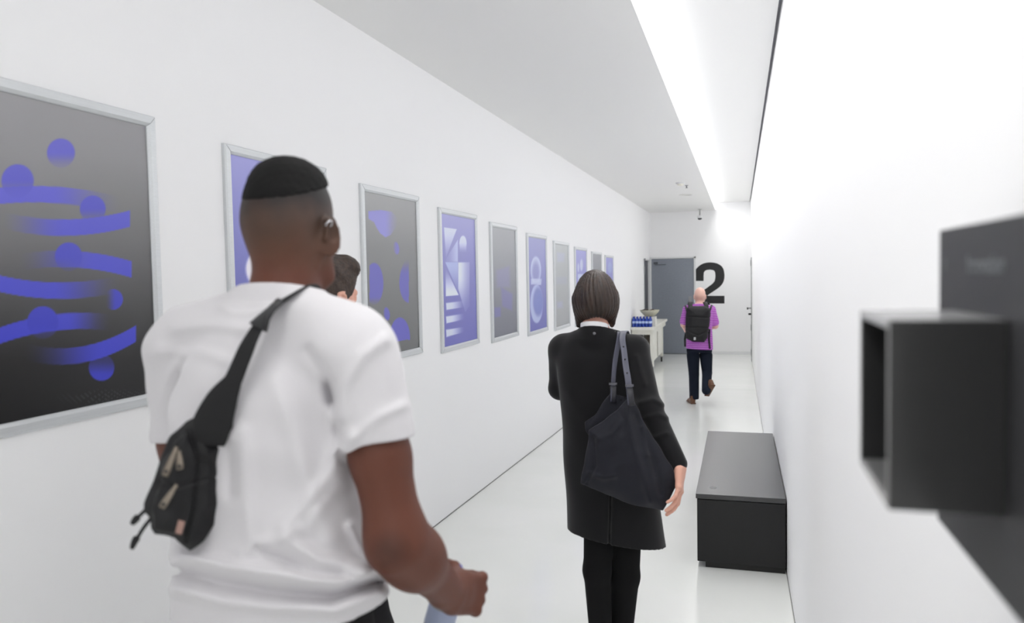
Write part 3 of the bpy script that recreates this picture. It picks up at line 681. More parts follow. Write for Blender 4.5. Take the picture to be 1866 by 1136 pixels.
for i in range(10):
    y0 = PYS[i]*A; y1 = y0+PW; zt = EYE[2]+PZT[i]*A; zb = zt-PH; fw = .042
    t = empty('framed_poster', (XL, (y0+y1)/2, zb), PL[i], 'poster', 'row of framed posters on the left wall')
    bm = bmesh.new()
    prof = [(0, .0), (0, .014), (.005, .021), (.030, .023), (.040, .016), (fw, .013), (fw, .004)]
    rings = []
    for a, h in prof:
        rings.append([bm.verts.new((XL+h, y, z)) for y, z in ((y0+a, zb+a), (y1-a, zb+a), (y1-a, zt-a), (y0+a, zt-a))])
    for p, q in zip(rings, rings[1:]):
        for k in range(4): bm.faces.new((p[k], p[(k+1) % 4], q[(k+1) % 4], q[k]))
    from_bm('frame', bm, SILVER, t)
    for (ya, za, sy, sz) in ((y0, zb, 1, 1), (y1, zb, -1, 1), (y1, zt, -1, -1), (y0, zt, 1, -1)):
        bm = bmesh.new(); tube(bm, [(XL+.0215, ya+sy*.006, za+sz*.006), (XL+.0235, ya+sy*.03, za+sz*.03), (XL+.0165, ya+sy*.04, za+sz*.04)], .0007, 6)
        from_bm('mitre_seam', bm, mat('seam_grey', '8a8c8f', .6), t)
    n1, n2 = ((190, 250) if i == 0 else (120, 170) if i in (2, 3) else (70, 100))
    ys_ = np.linspace(y0+fw-.004, y1-fw+.004, n1); zs_ = np.linspace(zb+fw-.004, zt-fw+.004, n2)
    YY, ZZ = np.meshgrid(ys_, zs_, indexing='ij')
    P = np.stack([np.full(YY.shape, XL+.009), YY, ZZ], -1)
    px, py = proj(P.reshape(-1, 3)); cimg = poster_paint(i, px.reshape(YY.shape), py.reshape(YY.shape)).reshape(-1, 3)
    idx = np.arange(n1*n2).reshape(n1, n2)
    q = np.stack([idx[:-1, :-1], idx[1:, :-1], idx[1:, 1:], idx[:-1, 1:]], -1).reshape(-1, 4)
    me = bpy.data.meshes.new('print'); me.from_pydata(P.reshape(-1, 3).tolist(), [], q.tolist())
    ca = me.color_attributes.new('print', 'FLOAT_COLOR', 'POINT')
    L = np.clip(np.where(cimg <= .04045, cimg/12.92, ((cimg+.055)/1.055)**2.4)*1.12, 0, .9)
    ca.data.foreach_set('color', np.concatenate([L, np.ones((len(L), 1))], 1).astype(np.float32).ravel())
    link('print', me, PM, t)
#==== PEOPLE ====
# ------------------------------------------------------------------ the man in the white T-shirt, nearest
def shoe(S, heel, d, sc=1.0, up=(0, 0, 1)):
    d = np.array(d, float); d /= np.linalg.norm(d); s = np.cross(d, up); s /= np.linalg.norm(s); u = np.cross(s, d)
    R = np.stack([s, d, u], 1)
    S.add(ell(heel+d*.03*sc+u*.038*sc, np.array([.034, .042, .036])*sc, R), .02)
    S.add(ell(heel+d*.15*sc+u*.030*sc, np.array([.047, .095, .030])*sc, R), .04)
    S.add(seg(heel+d*.05*sc+u*.05*sc, heel+d*.15*sc+u*.045*sc, .032*sc, .028*sc), .03)
    S.add(rbox(heel+d*.12*sc+u*.010*sc, np.array([.040, .135, .010])*sc, .01*sc, R), .01)
    S.add(seg(heel+d*.03*sc+u*.06*sc, heel+d*.03*sc+u*.10*sc, .036*sc), .02)
W1 = 1.36
g0 = at(492, 800, W1); GX, GY = g0[0], g0[1]; gf = floor_z(GY)
man1 = empty('person', (GX, GY, gf), 'person in a white T-shirt walking away, nearest, with a short black fade haircut', 'person')
hc = at(533, 420, 1.40); HR = rotz(.0)@rotx(-.03)
sh_r, sh_l = at(655, 645, 1.285), at(331, 640, 1.46)
el_r, wr_r = at(724, 988, 1.27), at(818, 1080, 1.45)
el_l, wr_l = at(344, 925, 1.50), at(410, 1000, 1.74)
nk = np.array([hc[0]-.004, hc[1]-.035, hc[2]-.155]); G = (GX, GY)
b = Sdf((GX-.42, GY-.26, 1.0), (GX+.52, GY+.42, 1.92), .0034)
head(b, hc, HR, .97, .012, es=1.15, flare=.75, jaw=.92)
b.add(seg(hc+np.array([0, -.024, -.05]), nk+np.array([0, -.005, -.03]), .056, .062), .035)
b.add(seg(nk, nk+np.array([0, -.01, -.07]), .058, .055), .04)
b.add(loft(G, 0, [(1.0, 0, 0, .14, .09), (1.2, 0, 0, .125, .08), (1.42, 0, 0, .125, .08), (1.48, 0, -.01, .09, .05), (1.52, 0, -.01, .05, .04)]), .03)
for sh, e, w in ((sh_r, el_r, wr_r), (sh_l, el_l, wr_l)):
    b.add(seg(nk+np.array([0, 0, -.10]), sh, .040, .045), .03)
    m = sh*.45+e*.55
    b.add(seg(sh, m, .050, .049), .03); b.add(seg(m, e, .049, .045), .02)
    f1 = e*.72+w*.28; dd = (w-e)/np.linalg.norm(w-e)
    b.add(seg(e, f1, .045, .047), .045); b.add(seg(f1, w, .046, .031), .045)
b.add(ell(el_r+np.array([-.004, -.030, -.006]), (.020, .018, .022)), .025)
hd = at(868, 1083, 1.515)-wr_r; hd /= np.linalg.norm(hd)
hn = np.array([-1, .15, 0.]); hn = hn-hd*(hn@hd); hn /= np.linalg.norm(hn); hs_ = np.cross(hd, hn); hs_ = hs_ if hs_[2] > 0 else -hs_
hand(b, wr_r, hd, hn, hs_, 1.08, (62, 70, 40), (.5, .9))
hand(b, wr_l, (0.1, 1, -.1), (1, 0, 0), (0, 0, 1), 1.0, (25, 35, 20))
FADE = mat('faded_skin', '4c2c21', .55, spec=.35, bump=(260, .08, .001))
nt = FADE.node_tree; bs = nt.nodes['Principled BSDF']      # clipped hair thinning out down the head, warmer skin below
ge = nt.nodes.new('ShaderNodeTexCoord'); sx = nt.nodes.new('ShaderNodeSeparateXYZ'); nt.links.new(ge.outputs['Object'], sx.inputs[0])
no = nt.nodes.new('ShaderNodeTexNoise'); no.inputs['Scale'].default_value = 22; nt.links.new(ge.outputs['Object'], no.inputs['Vector'])
ad = nt.nodes.new('ShaderNodeMath'); ad.operation = 'MULTIPLY_ADD'; ad.inputs[1].default_value = .045; nt.links.new(no.outputs[0], ad.inputs[0]); nt.links.new(sx.outputs[2], ad.inputs[2])
cr = nt.nodes.new('ShaderNodeMapRange'); cr.inputs[1].default_value = hc[2]-.085+.022; cr.inputs[2].default_value = hc[2]+.071+.022; nt.links.new(ad.outputs[0], cr.inputs[0])
rp = nt.nodes.new('ShaderNodeValToRGB'); nt.links.new(cr.outputs[0], rp.inputs[0])
rp.color_ramp.elements[0].color = (*lin('5f3628'), 1); rp.color_ramp.elements[1].color = (*lin('171413'), 1)
for p_, c_ in ((.22, '5c3c2e'), (.45, '523a2e'), (.66, '46352d'), (.80, '342824'), (.91, '1c1817')):
    e_ = rp.color_ramp.elements.new(p_); e_.color = (*lin(c_), 1)
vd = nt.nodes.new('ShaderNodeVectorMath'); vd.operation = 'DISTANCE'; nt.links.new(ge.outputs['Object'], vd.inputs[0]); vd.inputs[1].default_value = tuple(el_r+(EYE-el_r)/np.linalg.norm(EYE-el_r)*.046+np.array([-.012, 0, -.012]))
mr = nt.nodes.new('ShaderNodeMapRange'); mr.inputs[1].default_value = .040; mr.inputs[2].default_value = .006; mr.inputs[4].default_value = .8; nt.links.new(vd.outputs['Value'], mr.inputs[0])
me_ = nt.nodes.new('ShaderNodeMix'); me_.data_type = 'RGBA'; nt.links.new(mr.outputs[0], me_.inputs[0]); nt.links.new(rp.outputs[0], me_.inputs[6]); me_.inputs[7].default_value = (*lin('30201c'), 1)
nt.links.new(me_.outputs[2], bs.inputs['Base Color'])
body1 = link('body', b.mesh('body'), FADE, man1, True)
eyes(man1, hc, HR, .97)
h = Sdf(hc-np.array([.11, .13, .02]), hc+np.array([.11, .13, .16]), .003)
h.add(ell(hc+HR@np.array([0, -.013, .0400])*.97, np.array([.0755, .0965, .0915])*.97, HR))
h.add(ell(hc+HR@np.array([0, -.006, .090])*.97, np.array([.060, .076, .043])*.97, HR), .02)
h.cut(hc+np.array([0, -.01, .070]), (0, .25, -1)); h.warp(lambda X, Y, Z: .0008*np.sin(260*X)*np.sin(240*Y+1)*np.sin(250*Z))
link('hair', h.mesh('hair'), JET, man1, True)
bm = bmesh.new(); ec = hc+HR@np.array([.090, -.022, .006])*.97
tube(bm, [ec+np.array([.004*math.cos(a), .009*math.sin(a), .006*math.cos(a)]) for a in np.linspace(-2.2, 2.2, 14)], .0016, 8)
o = from_bm('ear_cuff', bm, mat('silver_jewel', 'd8d8dc', .2, .9), man1, True)
# T-shirt
s = Sdf((GX-.36, GY-.24, .98), (GX+.40, GY+.26, 1.70), .0034)
s.add(loft(G, 0, [(1.00, .012, 0, .198, .135), (1.07, .012, 0, .202, .137), (1.13, .008, 0, .196, .134), (1.22, 0, 0, .181, .130), (1.32, -.006, 0, .170, .123), (1.40, -.008, -.004, .170, .122), (1.48, -.006, -.005, .165, .115), (1.53, 0, -.005, .14, .100), (1.58, 0, -.006, .09, .078), (1.62, .005, -.008, .060, .06)]))
s.add(seg(nk+np.array([0, -.002, -.03]), nk+np.array([0, .000, .03]), .075, .066), .03)
s.add(seg(at(462, 582, 1.365), at(352, 622, 1.44), .058, .062), .04); s.add(seg(at(548, 590, 1.33), at(640, 625, 1.30), .056, .060), .04)
z2 = Sdf(s.lo, s.lo+(s.n-1)*s.h-.0001, s.h)
dl = (el_l-sh_l)/np.linalg.norm(el_l-sh_l)
for sh, e, sgn in ((sh_r, el_r, 1), (sh_l, el_l, -1)):
    s.add(seg(nk+np.array([sgn*.015, .004, -.005]), sh+np.array([-sgn*.02, 0, .008]), .052, .057), .05)
    d = (e-sh)/np.linalg.norm(e-sh); q = sh+d*.215
    z2.add(seg(sh, q+d*.04, .064, .067 if sgn > 0 else .064), .035)
z2.cut(at(682, 804, 1.27), at(655, 1000, 1.27)-at(612, 600, 1.27), np.array([GX, -9, 0]), np.array([9, 9, 9]))
ql = at(290, 800, 1.47); z2.cut(ql, dl+np.array([.15, 0, 0]), np.array([-9, -9, 0]), np.array([GX, 9, 9]))
for sh, e in ((sh_r, el_r), (sh_l, el_l)):      # the sleeve is open around the arm
    d = (e-sh)/np.linalg.norm(e-sh); z2.sub(seg(sh+d*.205, sh+d*.35, .0545, .060), .004)
hh_ = np.clip(.5+.5*(z2.d-s.d)/.03, 0, 1); s.d = z2.d+(s.d-z2.d)*hh_-.03*hh_*(1-hh_)
s.warp(lambda X, Y, Z: .0016*np.sin(26*X+34*Z)+.0012*np.sin(47*X-22*Z+1.3)+.001*np.sin(70*Z+15*X))
for ln, wd, am in (([(640, 800), (600, 870), (520, 960)], 16, .006), ([(620, 880), (560, 960), (440, 1010)], 14, .004), ([(600, 700), (612, 760), (622, 840)], 9, -.004), ([(560, 640), (590, 680), (603, 730)], 12, -.004),
                   ([(500, 700), (540, 800), (560, 900), (600, 980)], 22, .005), ([(440, 790), (450, 880), (455, 980)], 18, .005), ([(420, 820), (418, 900)], 12, -.005),
                   ([(690, 1038), (620, 1060), (540, 1052), (420, 1035), (330, 1015)], 15, .013), ([(688, 1062), (600, 1090), (500, 1080), (400, 1062), (325, 1040)], 10, -.008), ([(690, 1082), (610, 1112), (500, 1108), (400, 1096), (322, 1074)], 14, .010),
                   ([(520, 985), (580, 1020), (660, 1035)], 14, .008), ([(470, 1000), (560, 1045), (640, 1052)], 8, -.006), ([(640, 960), (660, 1000), (686, 1028)], 10, .006), ([(700, 620), (660, 650), (630, 700), (618, 760)], 12, .005), ([(735, 740), (690, 760), (640, 800)], 10, .003),
                   ([(320, 600), (380, 590), (450, 600)], 12, .003), ([(290, 640), (360, 640), (420, 660)], 12, .003), ([(285, 760), (300, 700), (330, 650)], 12, .003)):
    ridge(s, ln, wd, am*1.7, W1+.06)
zc = at(493, 513, 1.34)[2]
s.cut((nk[0], nk[1]-.064, zc), (0, .30, 1), nk-np.array([.08, .09, .1]), nk+np.array([.08, .12, .12]))
s.cut((nk[0], nk[1], zc+.002), (0, 0, 1))
s.cut((GX, GY, 1.078), (.18, 0, -1))
tee = link('t_shirt', s.mesh('t_shirt'), TEE, man1, True)
# trousers and shoes
t = Sdf((GX-.28, GY-.50, gf), (GX+.28, GY+.30, 1.16), .007)
t.add(loft(G, 0, [(.84, 0, 0, .170, .115), (.95, 0, 0, .178, .12), (1.05, .004, 0, .178, .12), (1.12, .004, 0, .17, .118)]))
lr = [np.array([GX+.09, GY, .90]), np.array([GX+.10, GY+.10, .50]), np.array([GX+.10, GY+.10, .09])]
ll = [np.array([GX-.09, GY, .90]), np.array([GX-.10, GY-.08, .50]), np.array([GX-.10, GY-.30, .16])]
for L in (lr, ll): chain(t, L, [.098, .07, .055], .03)
t.cut((GX, GY, 1.11), (0, 0, 1))
link('trousers', t.mesh('trousers'), TROUS, man1, True)
for L, dv, up in ((lr, (0, 1, 0), (0, 0, 1)), (ll, (0, .8, -.6), (0, .6, .8))):
    z = Sdf(L[2]-np.array([.12, .16, .22]), L[2]+np.array([.12, .34, .12]), .006)
    hl = np.array([L[2][0], L[2][1]-.03, gf+.004]) if dv[2] == 0 else L[2]+np.array([0, -.05, -.07])
    shoe(z, hl, dv, 1.0, up); link('shoe', z.mesh('shoe'), RUBBER, man1, True)
# the bottle in his hand
bax = wr_r+hd*.062+hn*.052
bt = bottle(tuple(bax+roty(.30)@np.array([0, 0, -.15])), 'small bluish-labelled water bottle held in the right hand of the man in white', mats=(mat('clear_bottle', 'cfd6dc', .15, trans=.5), mat('blue_violet_cap', '4a4f9c', .4), mat('blue_label', 'a3adc8', .5)), s=.98, R=roty(.30))
#---- sling bag
sb = empty('sling_bag', at(345, 880, 1.22), 'black sling bag with metal zip pulls worn diagonally across the white T-shirt', 'bag')
o_ = at(345, 870, 1.245); rr, uu, ff = frame(CF+CR*(-.42)); 
def to_plane(px, py, o, u, v, n):
    d = at(px, py, 1.0)-EYE; t = ((o-EYE)@n)/(d@n); p = EYE+d*t; return ((p-o)@u, (p-o)@v)
BP = [(338, 768), (352, 762), (372, 775), (398, 798), (412, 812), (402, 840), (401, 880), (400, 915), (392, 955), (370, 985), (346, 1004), (333, 992), (318, 980), (300, 976), (281, 974), (275, 962), (274, 945), (262, 933), (264, 918), (277, 882), (284, 862), (294, 830), (312, 795)]
bp = [to_plane(x, y, o_, rr, uu, ff) for x, y in BP]
k_ = Sdf(o_-np.array([.16, .16, .17]), o_+np.array([.16, .16, .17]), .0022)
k_.add(pillow(bp, o_, rr, uu, ff, .034, .028, base=.006))
c1 = [to_plane(x, y, o_, rr, uu, ff) for x, y in [(318, 800), (340, 790), (352, 830), (345, 900), (336, 960), (312, 962), (285, 955), (282, 920), (296, 860)]]
k_.add(pillow(c1, o_-ff*.026, rr, uu, ff, .018, .02, base=.003), .012)
def px_ridge(S, ln, wd, am): ridge(S, ln, wd, am, 9)
px_ridge(k_, [(345, 785), (362, 840), (352, 930), (340, 985)], 3, -.004); px_ridge(k_, [(292, 880), (320, 890), (350, 880), (395, 870)], 3, -.003)
px_ridge(k_, [(365, 800), (385, 840), (380, 920)], 9, .004)
k_.warp(lambda X, Y, Z: .0012*np.sin(90*X+60*Z)+.0008*np.sin(140*Z-50*X))
pouch = link('pouch', k_.mesh('pouch'), NYLON, sb, True)
def st(px, py, w): return at(px, py, w)
sp_ = [st(418, 812, 1.225), st(400, 775, 1.215), st(405, 735, 1.205), st(425, 700, 1.20), st(441, 665, 1.20), st(457, 625, 1.205), st(478, 585, 1.222), st(505, 553, 1.25), st(535, 535, 1.28), st(556, 527, 1.32), st(572, 533, 1.37), st(570, 560, 1.42)]
sw = [.055, .058, .046, .028, .024, .024, .024, .026, .026, .026, .026, .026]
sp2 = [st(386, 812, 1.232), st(388, 772, 1.222), st(405, 728, 1.215), st(425, 693, 1.212), st(441, 655, 1.212), st(457, 619, 1.215), st(478, 584, 1.232), st(505, 556, 1.262), st(535, 536, 1.292), st(556, 526, 1.33), st(572, 530, 1.37), st(574, 560, 1.43)]
bm = bmesh.new(); SP = smooth_pts(sp2, 5); WW = list(np.interp(np.linspace(0, 11, len(SP)), range(12), [.040, .062, .048, .028, .026, .024, .024, .026, .026, .026, .026, .026]))
ribbon(bm, SP, WW, .005, CR+CU*.55); strap = from_bm('strap', bm, NYLON, sb, True)
bm = bmesh.new()
ribbon(bm, [st(470, 598, 1.222), st(480, 580, 1.224), st(492, 566, 1.236), st(505, 553, 1.25)], [.034, .036, .036, .030], .012, CR*.7+CU*.7)
from_bm('strap_slider', bm, mat('black_plastic', '1d1d20', .45), strap, True)
bm = bmesh.new(); ribbon(bm, smooth_pts([st(572, 556, 1.42), (GX+.105, GY+.085, 1.545), (GX+.07, GY+.118, 1.48), (GX-.01, GY+.140, 1.36), (GX-.11, GY+.130, 1.24), (GX-.172, GY+.07, 1.19), (GX-.182, GY-.01, 1.20), st(330, 880, 1.27)], 5), .024, .004, (.5, 0, 1)); from_bm('front_strap', bm, NYLON, sb, True)
for p, q in (((322, 815), (300, 868)), ((326, 822), (328, 856)), ((322, 884), (294, 926))):
    a, c = at(*p, 1.178), at(*q, 1.168); bm = bmesh.new(); dd = (c-a); L_ = np.linalg.norm(dd); dd /= L_
    side = np.cross(dd, CF); ribbon(bm, [a, a+dd*L_*.25, a+dd*L_*.35, a+dd*L_*.8, c], [.005, .006, .008, .0105, .009], .003, side)
    zp = from_bm('zip_pull', bm, PULL, sb, True)
    bm = bmesh.new(); R_ = np.stack([side/np.linalg.norm(side), dd, np.cross(side/np.linalg.norm(side), dd)], 1); lathe(bm, [(.003, -.0028), (.003, .0028)], 12, a+dd*L_*.84, R_); from_bm('pull_hole', bm, RUBBER, zp)
a, c = at(331, 950, 1.172), at(325, 973, 1.172); bm = bmesh.new(); ribbon(bm, [a, c], .010, .002, CR); from_bm('label_patch', bm, mat('pink_patch', '9a7a70', .6), sb)
for pts in ([(272, 922), (258, 937), (249, 945), (240, 956)], [(276, 944), (262, 962), (252, 978), (246, 986), (240, 1001)]):
    bm = bmesh.new(); ribbon(bm, smooth_pts([at(x, y, 1.235) for x, y in pts], 4), list(np.interp(np.linspace(0, 1, (len(pts)-1)*4+1), [0, .5, .6, .85, 1], [.006, .006, .012, .010, .006])), .003, CR+CU*.4); from_bm('strap_end', bm, NYLON, sb, True)

# ------------------------------------------------------------------ the man behind him, mostly hidden
m2h = at(596, 543, 2.50); YW = -.28; R2 = rotz(-.40)@rotx(-.08)
bx2, by2 = m2h[0]-.02, m2h[1]-.03; f2 = floor_z(by2); G2 = (bx2, by2)
man2 = empty('person', (bx2, by2, f2), 'person with short dark brown hair mostly hidden behind the man in white', 'person')
b = Sdf((bx2-.3, by2-.25, .8), (bx2+.3, by2+.45, m2h[2]+.16), .005)
head(b, m2h, R2, 1.03, es=1.15, flare=.8)
b.add(seg(m2h+np.array([0, -.02, -.07]), m2h+np.array([-.01, -.04, -.2]), .058, .066), .03)
RR2 = rotz(YW); sp0 = np.array([bx2, by2, m2h[2]-.30])
b.add(loft(G2, YW, [(.85, 0, 0, .14, .1), (1.1, 0, 0, .13, .09), (1.35, 0, 0, .15, .10), (1.46, 0, 0, .12, .08), (1.53, 0, 0, .05, .05)]), .03)
J = []
for sgn in (-1, 1):
    sh = sp0+RR2@np.array([sgn*.175, 0, .02]); e = sh+RR2@np.array([sgn*.02, .02, -.28]); w = e+RR2@np.array([-sgn*.15, .18, .06]); J.append((sh, e, w))
    b.add(seg(sh, e, .047, .041), .03); b.add(seg(e, w, .041, .028), .02)
    hand(b, w, RR2@np.array([-sgn*.4, 1, .1]), RR2@np.array([-sgn, 0, -.3]), (0, 0, 1), .97)
link('body', b.mesh('body'), SKINL, man2, True); eyes(man2, m2h, R2, 1.03)
h = Sdf(m2h-np.array([.14, .14, .12]), m2h+np.array([.14, .14, .17]), .004)
h.add(ell(m2h+R2@np.array([0, -.012, .045]), (.089, .109, .098), R2)); h.add(ell(m2h+R2@np.array([0, -.055, -.005]), (.074, .058, .070), R2), .03)
h.add(ell(m2h+R2@np.array([.01, .05, .10]), (.068, .055, .042), R2), .03)
h.warp(lambda X, Y, Z: .0028*np.sin(75*X+20*Z)*np.sin(60*Z+40*Y)+.002*np.sin(130*X)*np.sin(110*Y)*np.sin(120*Z))
h.cut(m2h+R2@np.array([0, .066, .055]), R2@np.array([0, 1, -.25]), None, None)
h.sub(seg(m2h+R2@np.array([-.14, .050, -.062]), m2h+R2@np.array([.14, .050, -.062]), .058), .01)
for q_ in (-1, 1): h.sub(ell(m2h+R2@np.array([q_*.100, -.004, -.020]), (.030, .024, .034), R2), .006)
h.cut(m2h+R2@np.array([0, -.05, -.062]), R2@np.array([0, .2, -1]))
link('hair', h.mesh('hair'), BROWNS, man2, True)
s = Sdf((bx2-.3, by2-.25, .9), (bx2+.3, by2+.3, 1.62), .007)
s.add(loft(G2, YW, [(.93, 0, 0, .165, .12), (1.1, 0, 0, .155, .11), (1.33, 0, 0, .165, .115), (1.43, 0, 0, .11, .085), (1.475, 0, -.01, .070, .066), (1.505, 0, -.015, .064, .062)]))
for sh, e, w in J: s.add(seg(sh, sh*.25+e*.75, .055, .054), .03)
s.sub(seg((m2h[0]-.01, m2h[1]-.04, 1.52), (m2h[0]-.01, m2h[1]-.03, 1.66), .06), .004)
link('t_shirt', s.mesh('t_shirt'), SHIRTG, man2, True)
t = Sdf((bx2-.3, by2-.42, f2), (bx2+.3, by2+.4, 1.0), .007)
t.add(loft(G2, YW, [(.84, 0, 0, .155, .11), (.99, 0, 0, .15, .11)]))
LR = [np.array([bx2+.07, by2, .88]), np.array([at(672, 1150, 2.5)[0], by2+.02, .50]), np.array([at(690, 1150, 2.5)[0], by2-.02, .10])]
LL = [np.array([bx2-.08, by2, .88]), np.array([bx2-.06, by2+.10, .50]), np.array([bx2-.05, by2+.12, .06])]
for L in (LR, LL): chain(t, L, [.095, .078, .06], .03)
link('trousers', t.mesh('trousers'), TROUS, man2, True)
for L in (LR, LL):
    z = Sdf(L[2]-np.array([.12, .16, .22]), L[2]+np.array([.12, .34, .12]), .006); shoe(z, np.array([L[2][0], L[2][1]-.03, f2+.004]), (.2, 1, 0)); link('shoe', z.mesh('shoe'), RUBBER, man2, True)

# ------------------------------------------------------------------ the woman in black
W3 = 3.1; c3 = at(1088, 700, W3); fx, fy = c3[0], c3[1]; f3 = floor_z(fy); YW3 = .24; R3 = rotz(YW3)
wo = empty('person', (fx, fy, f3), 'person with a dark bob in a long black coat and black trousers, seen from behind', 'person')
hw = at(1085, 548, 3.09); Rh = R3@rotx(-.12)
def L3(x, y, z): return np.array([fx, fy, 0])+R3@np.array([x, y, 0])+np.array([0, 0, z])
S_r, E_r, Wr_r = at(1157, 636, 3.06), at(1184, 742, 2.95), at(1239, 852, 2.86)
S_l, E_l, Wr_l = at(1025, 636, 3.14), at(1021, 708, 3.20), at(1050, 690, 3.44)
b = Sdf((fx-.35, fy-.30, .62), (fx+.45, fy+.45, 1.72), .0040)
head(b, hw, Rh, .97, jaw=.95)
b.add(seg(hw+np.array([0, -.015, -.06]), hw+np.array([0, -.035, -.17]), .046, .050), .03)
b.add(loft((fx, fy), YW3, [(.9, 0, 0, .12, .09), (1.15, 0, 0, .11, .08), (1.33, 0, 0, .14, .085), (1.42, 0, 0, .09, .06), (1.46, 0, 0, .04, .04)]), .03)
for sh, e, w in ((S_r, E_r, Wr_r), (S_l, E_l, Wr_l)):
    b.add(seg(sh, e, .040, .035), .03); b.add(seg(e, w, .035, .023), .02)
hdn = at(1237, 925, 2.80)-Wr_r; hdn /= np.linalg.norm(hdn)
hp = -CR*.8+CF*.3; hp = hp-hdn*(hp@hdn); hp /= np.linalg.norm(hp); ht = np.cross(hdn, hp); ht = ht if ht@CF > 0 else -ht
hand(b, Wr_r, hdn, hp, ht, .98, (12, 22, 14), (.5, .5), spread=.25)
hand(b, Wr_l, R3@np.array([.3, 1, .1]), R3@np.array([1, 0, -.2]), (0, 0, 1), .9)
link('body', b.mesh('body'), SKINL, wo, True); eyes(wo, hw, Rh, .97)
# coat
s = Sdf((fx-.36, fy-.32, .52), (fx+.42, fy+.42, 1.52), .0045)
s.add(loft((fx, fy), YW3, [(.54, .075, 0, .200, .15), (.66, .065, 0, .192, .145), (.80, .05, 0, .182, .135), (.95, .03, 0, .172, .125), (1.08, .012, 0, .160, .112), (1.22, .002, 0, .158, .108), (1.33, 0, 0, .166, .104), (1.40, 0, 0, .130, .082), (1.435, 0, -.01, .070, .062), (1.465, 0, -.01, .056, .055), (1.482, 0, -.01, .055, .054)]))
z2 = Sdf(s.lo, s.lo+(s.n-1)*s.h-.0001, s.h)
for sh, e, w, r0, r1 in ((S_r, E_r, Wr_r, .056, .033), (S_l, E_l, Wr_l, .058, .038)):
    s.add(seg(L3(0, 0, 1.40), sh+np.array([0, 0, .0]), .05, .052), .05)
    z2.add(seg(sh, e, r0, .048), .025); z2.add(seg(e, e*.06+w*.94, .048, r1+.003), .02)
z2.cut(at(1250, 856, 2.86), (Wr_r-E_r), np.array([fx, -9, 0]), np.array([9, 9, E_r[2]]))
hh_ = np.clip(.5+.5*(z2.d-s.d)/.02, 0, 1); s.d = z2.d+(s.d-z2.d)*hh_-.02*hh_*(1-hh_)
s.warp(lambda X, Y, Z: .0018*np.sin(30*X+9*Z)+.0012*np.sin(22*Z+40*X))
ridge(s, [(1040, 720), (1075, 780), (1100, 860)], 10, .004, 3.2); ridge(s, [(1113, 870), (1112, 930), (1110, 1000)], 3, -.02, 3.15)
for ln in ([(1165, 735), (1190, 728), (1212, 738)], [(1170, 765), (1200, 755), (1216, 762)], [(1190, 800), (1215, 790)], [(1160, 650), (1175, 700)]): ridge(s, ln, 5, .006, 3.2)
pn = at(1215, 996, 3.1)-at(1040, 968, 3.1); nn_ = np.cross(pn, CF); nn_ = nn_ if nn_[2] < 0 else -nn_
s.cut(at(1040, 968, 3.1), nn_)
s.add(seg(hw+np.array([0, -.036, -.15]), hw+np.array([0, -.034, -.09]), .064, .060), .02)
s.cut(hw+np.array([0, -.095, -.094]), (0, .30, 1), hw-np.array([.09, .13, .16]), hw+np.array([.09, .1, .12]))
coat = link('coat', s.mesh('coat'), COAT, wo, True)
s = Sdf(hw+np.array([-.1, -.12, -.2]), hw+np.array([.1, .1, -.05]), .0028)
s.add(seg(hw+np.array([0, -.034, -.16]), hw+np.array([0, -.034, -.06]), .056, .0545)); s.cut(hw+np.array([0, -.088, -.077]), (0, .30, 1))
link('shirt_collar', s.mesh('shirt_collar'), COLLAR, wo, True)
pb = at(1083, 608, 2.975); bm = bmesh.new(); Rb = np.stack([CR, CU, -CF], 1); lathe(bm, [(.0058, -.002), (.0058, .002), (.004, .003)], 18, pb, Rb); from_bm('round_pin', bm, mat('pin_silver', '77777b', .4, .6), coat, True)
# bob
h = Sdf(hw-np.array([.15, .16, .16]), hw+np.array([.15, .15, .16]), .0032)
cc = hw+Rh@np.array([0, -.012, .030])
h.add(ell(cc, (.078, .104, .093), Rh)); h.add(ell(hw+Rh@np.array([0, -.020, -.012]), (.083, .098, .080), Rh), .04)
for sgn in (-1, 1):
    h.add(seg(hw+Rh@np.array([sgn*.064, -.035, .0]), hw+Rh@np.array([sgn*.064, .0, -.088]), .026, .014), .03)
    h.add(seg(hw+Rh@np.array([sgn*.066, .02, .0]), hw+Rh@np.array([sgn*.068, .035, -.098]), .022, .009), .03)
h.sub(ell(hw+Rh@np.array([0, .10, -.045]), (.060, .10, .12), Rh), .01)
h.sub(ell(hw+Rh@np.array([0, .0, -.125]), (.055, .13, .062), Rh), .012)
def strand(X, Y, Z):
    a = np.arctan2(X-cc[0], Y-cc[1]-.0); return .0016*np.sin(38*a+3*np.sin(18*Z))+.0010*np.sin(91*a+8*Z)
h.warp(strand)
link('hair', h.mesh('hair'), BROWNH, wo, True)
t = Sdf((fx-.3, fy-.5, f3), (fx+.4, fy+.4, .95), .006)
t.add(loft((fx, fy), YW3, [(.72, .02, 0, .14, .10), (.93, .01, 0, .14, .10)]))
LLg = [at(1098, 880, 3.12), at(1088, 1040, 3.05), at(1095, 1160, 3.12)]; LRg = [at(1138, 880, 3.08), at(1139, 1050, 3.12), at(1132, 1160, 3.18)]
LLg.append(np.array([LLg[2][0]+.01, LLg[2][1]+.03, f3+.10])); LRg.append(np.array([LRg[2][0]-.01, LRg[2][1]+.05, f3+.09]))
chain(t, LLg, [.075, .054, .046, .045], .02); chain(t, LRg, [.078, .058, .046, .045], .02)
link('trousers', t.mesh('trousers'), mat('black_wool_trouser', '131314', .9, spec=.15), wo, True)
for L in (LLg, LRg):
    z = Sdf(L[3]-np.array([.12, .16, .2]), L[3]+np.array([.12, .34, .1]), .006); shoe(z, np.array([L[3][0], L[3][1]-.03, f3+.003]), (-.2, 1, 0), .92); link('shoe', z.mesh('shoe'), RUBBER, wo, True)
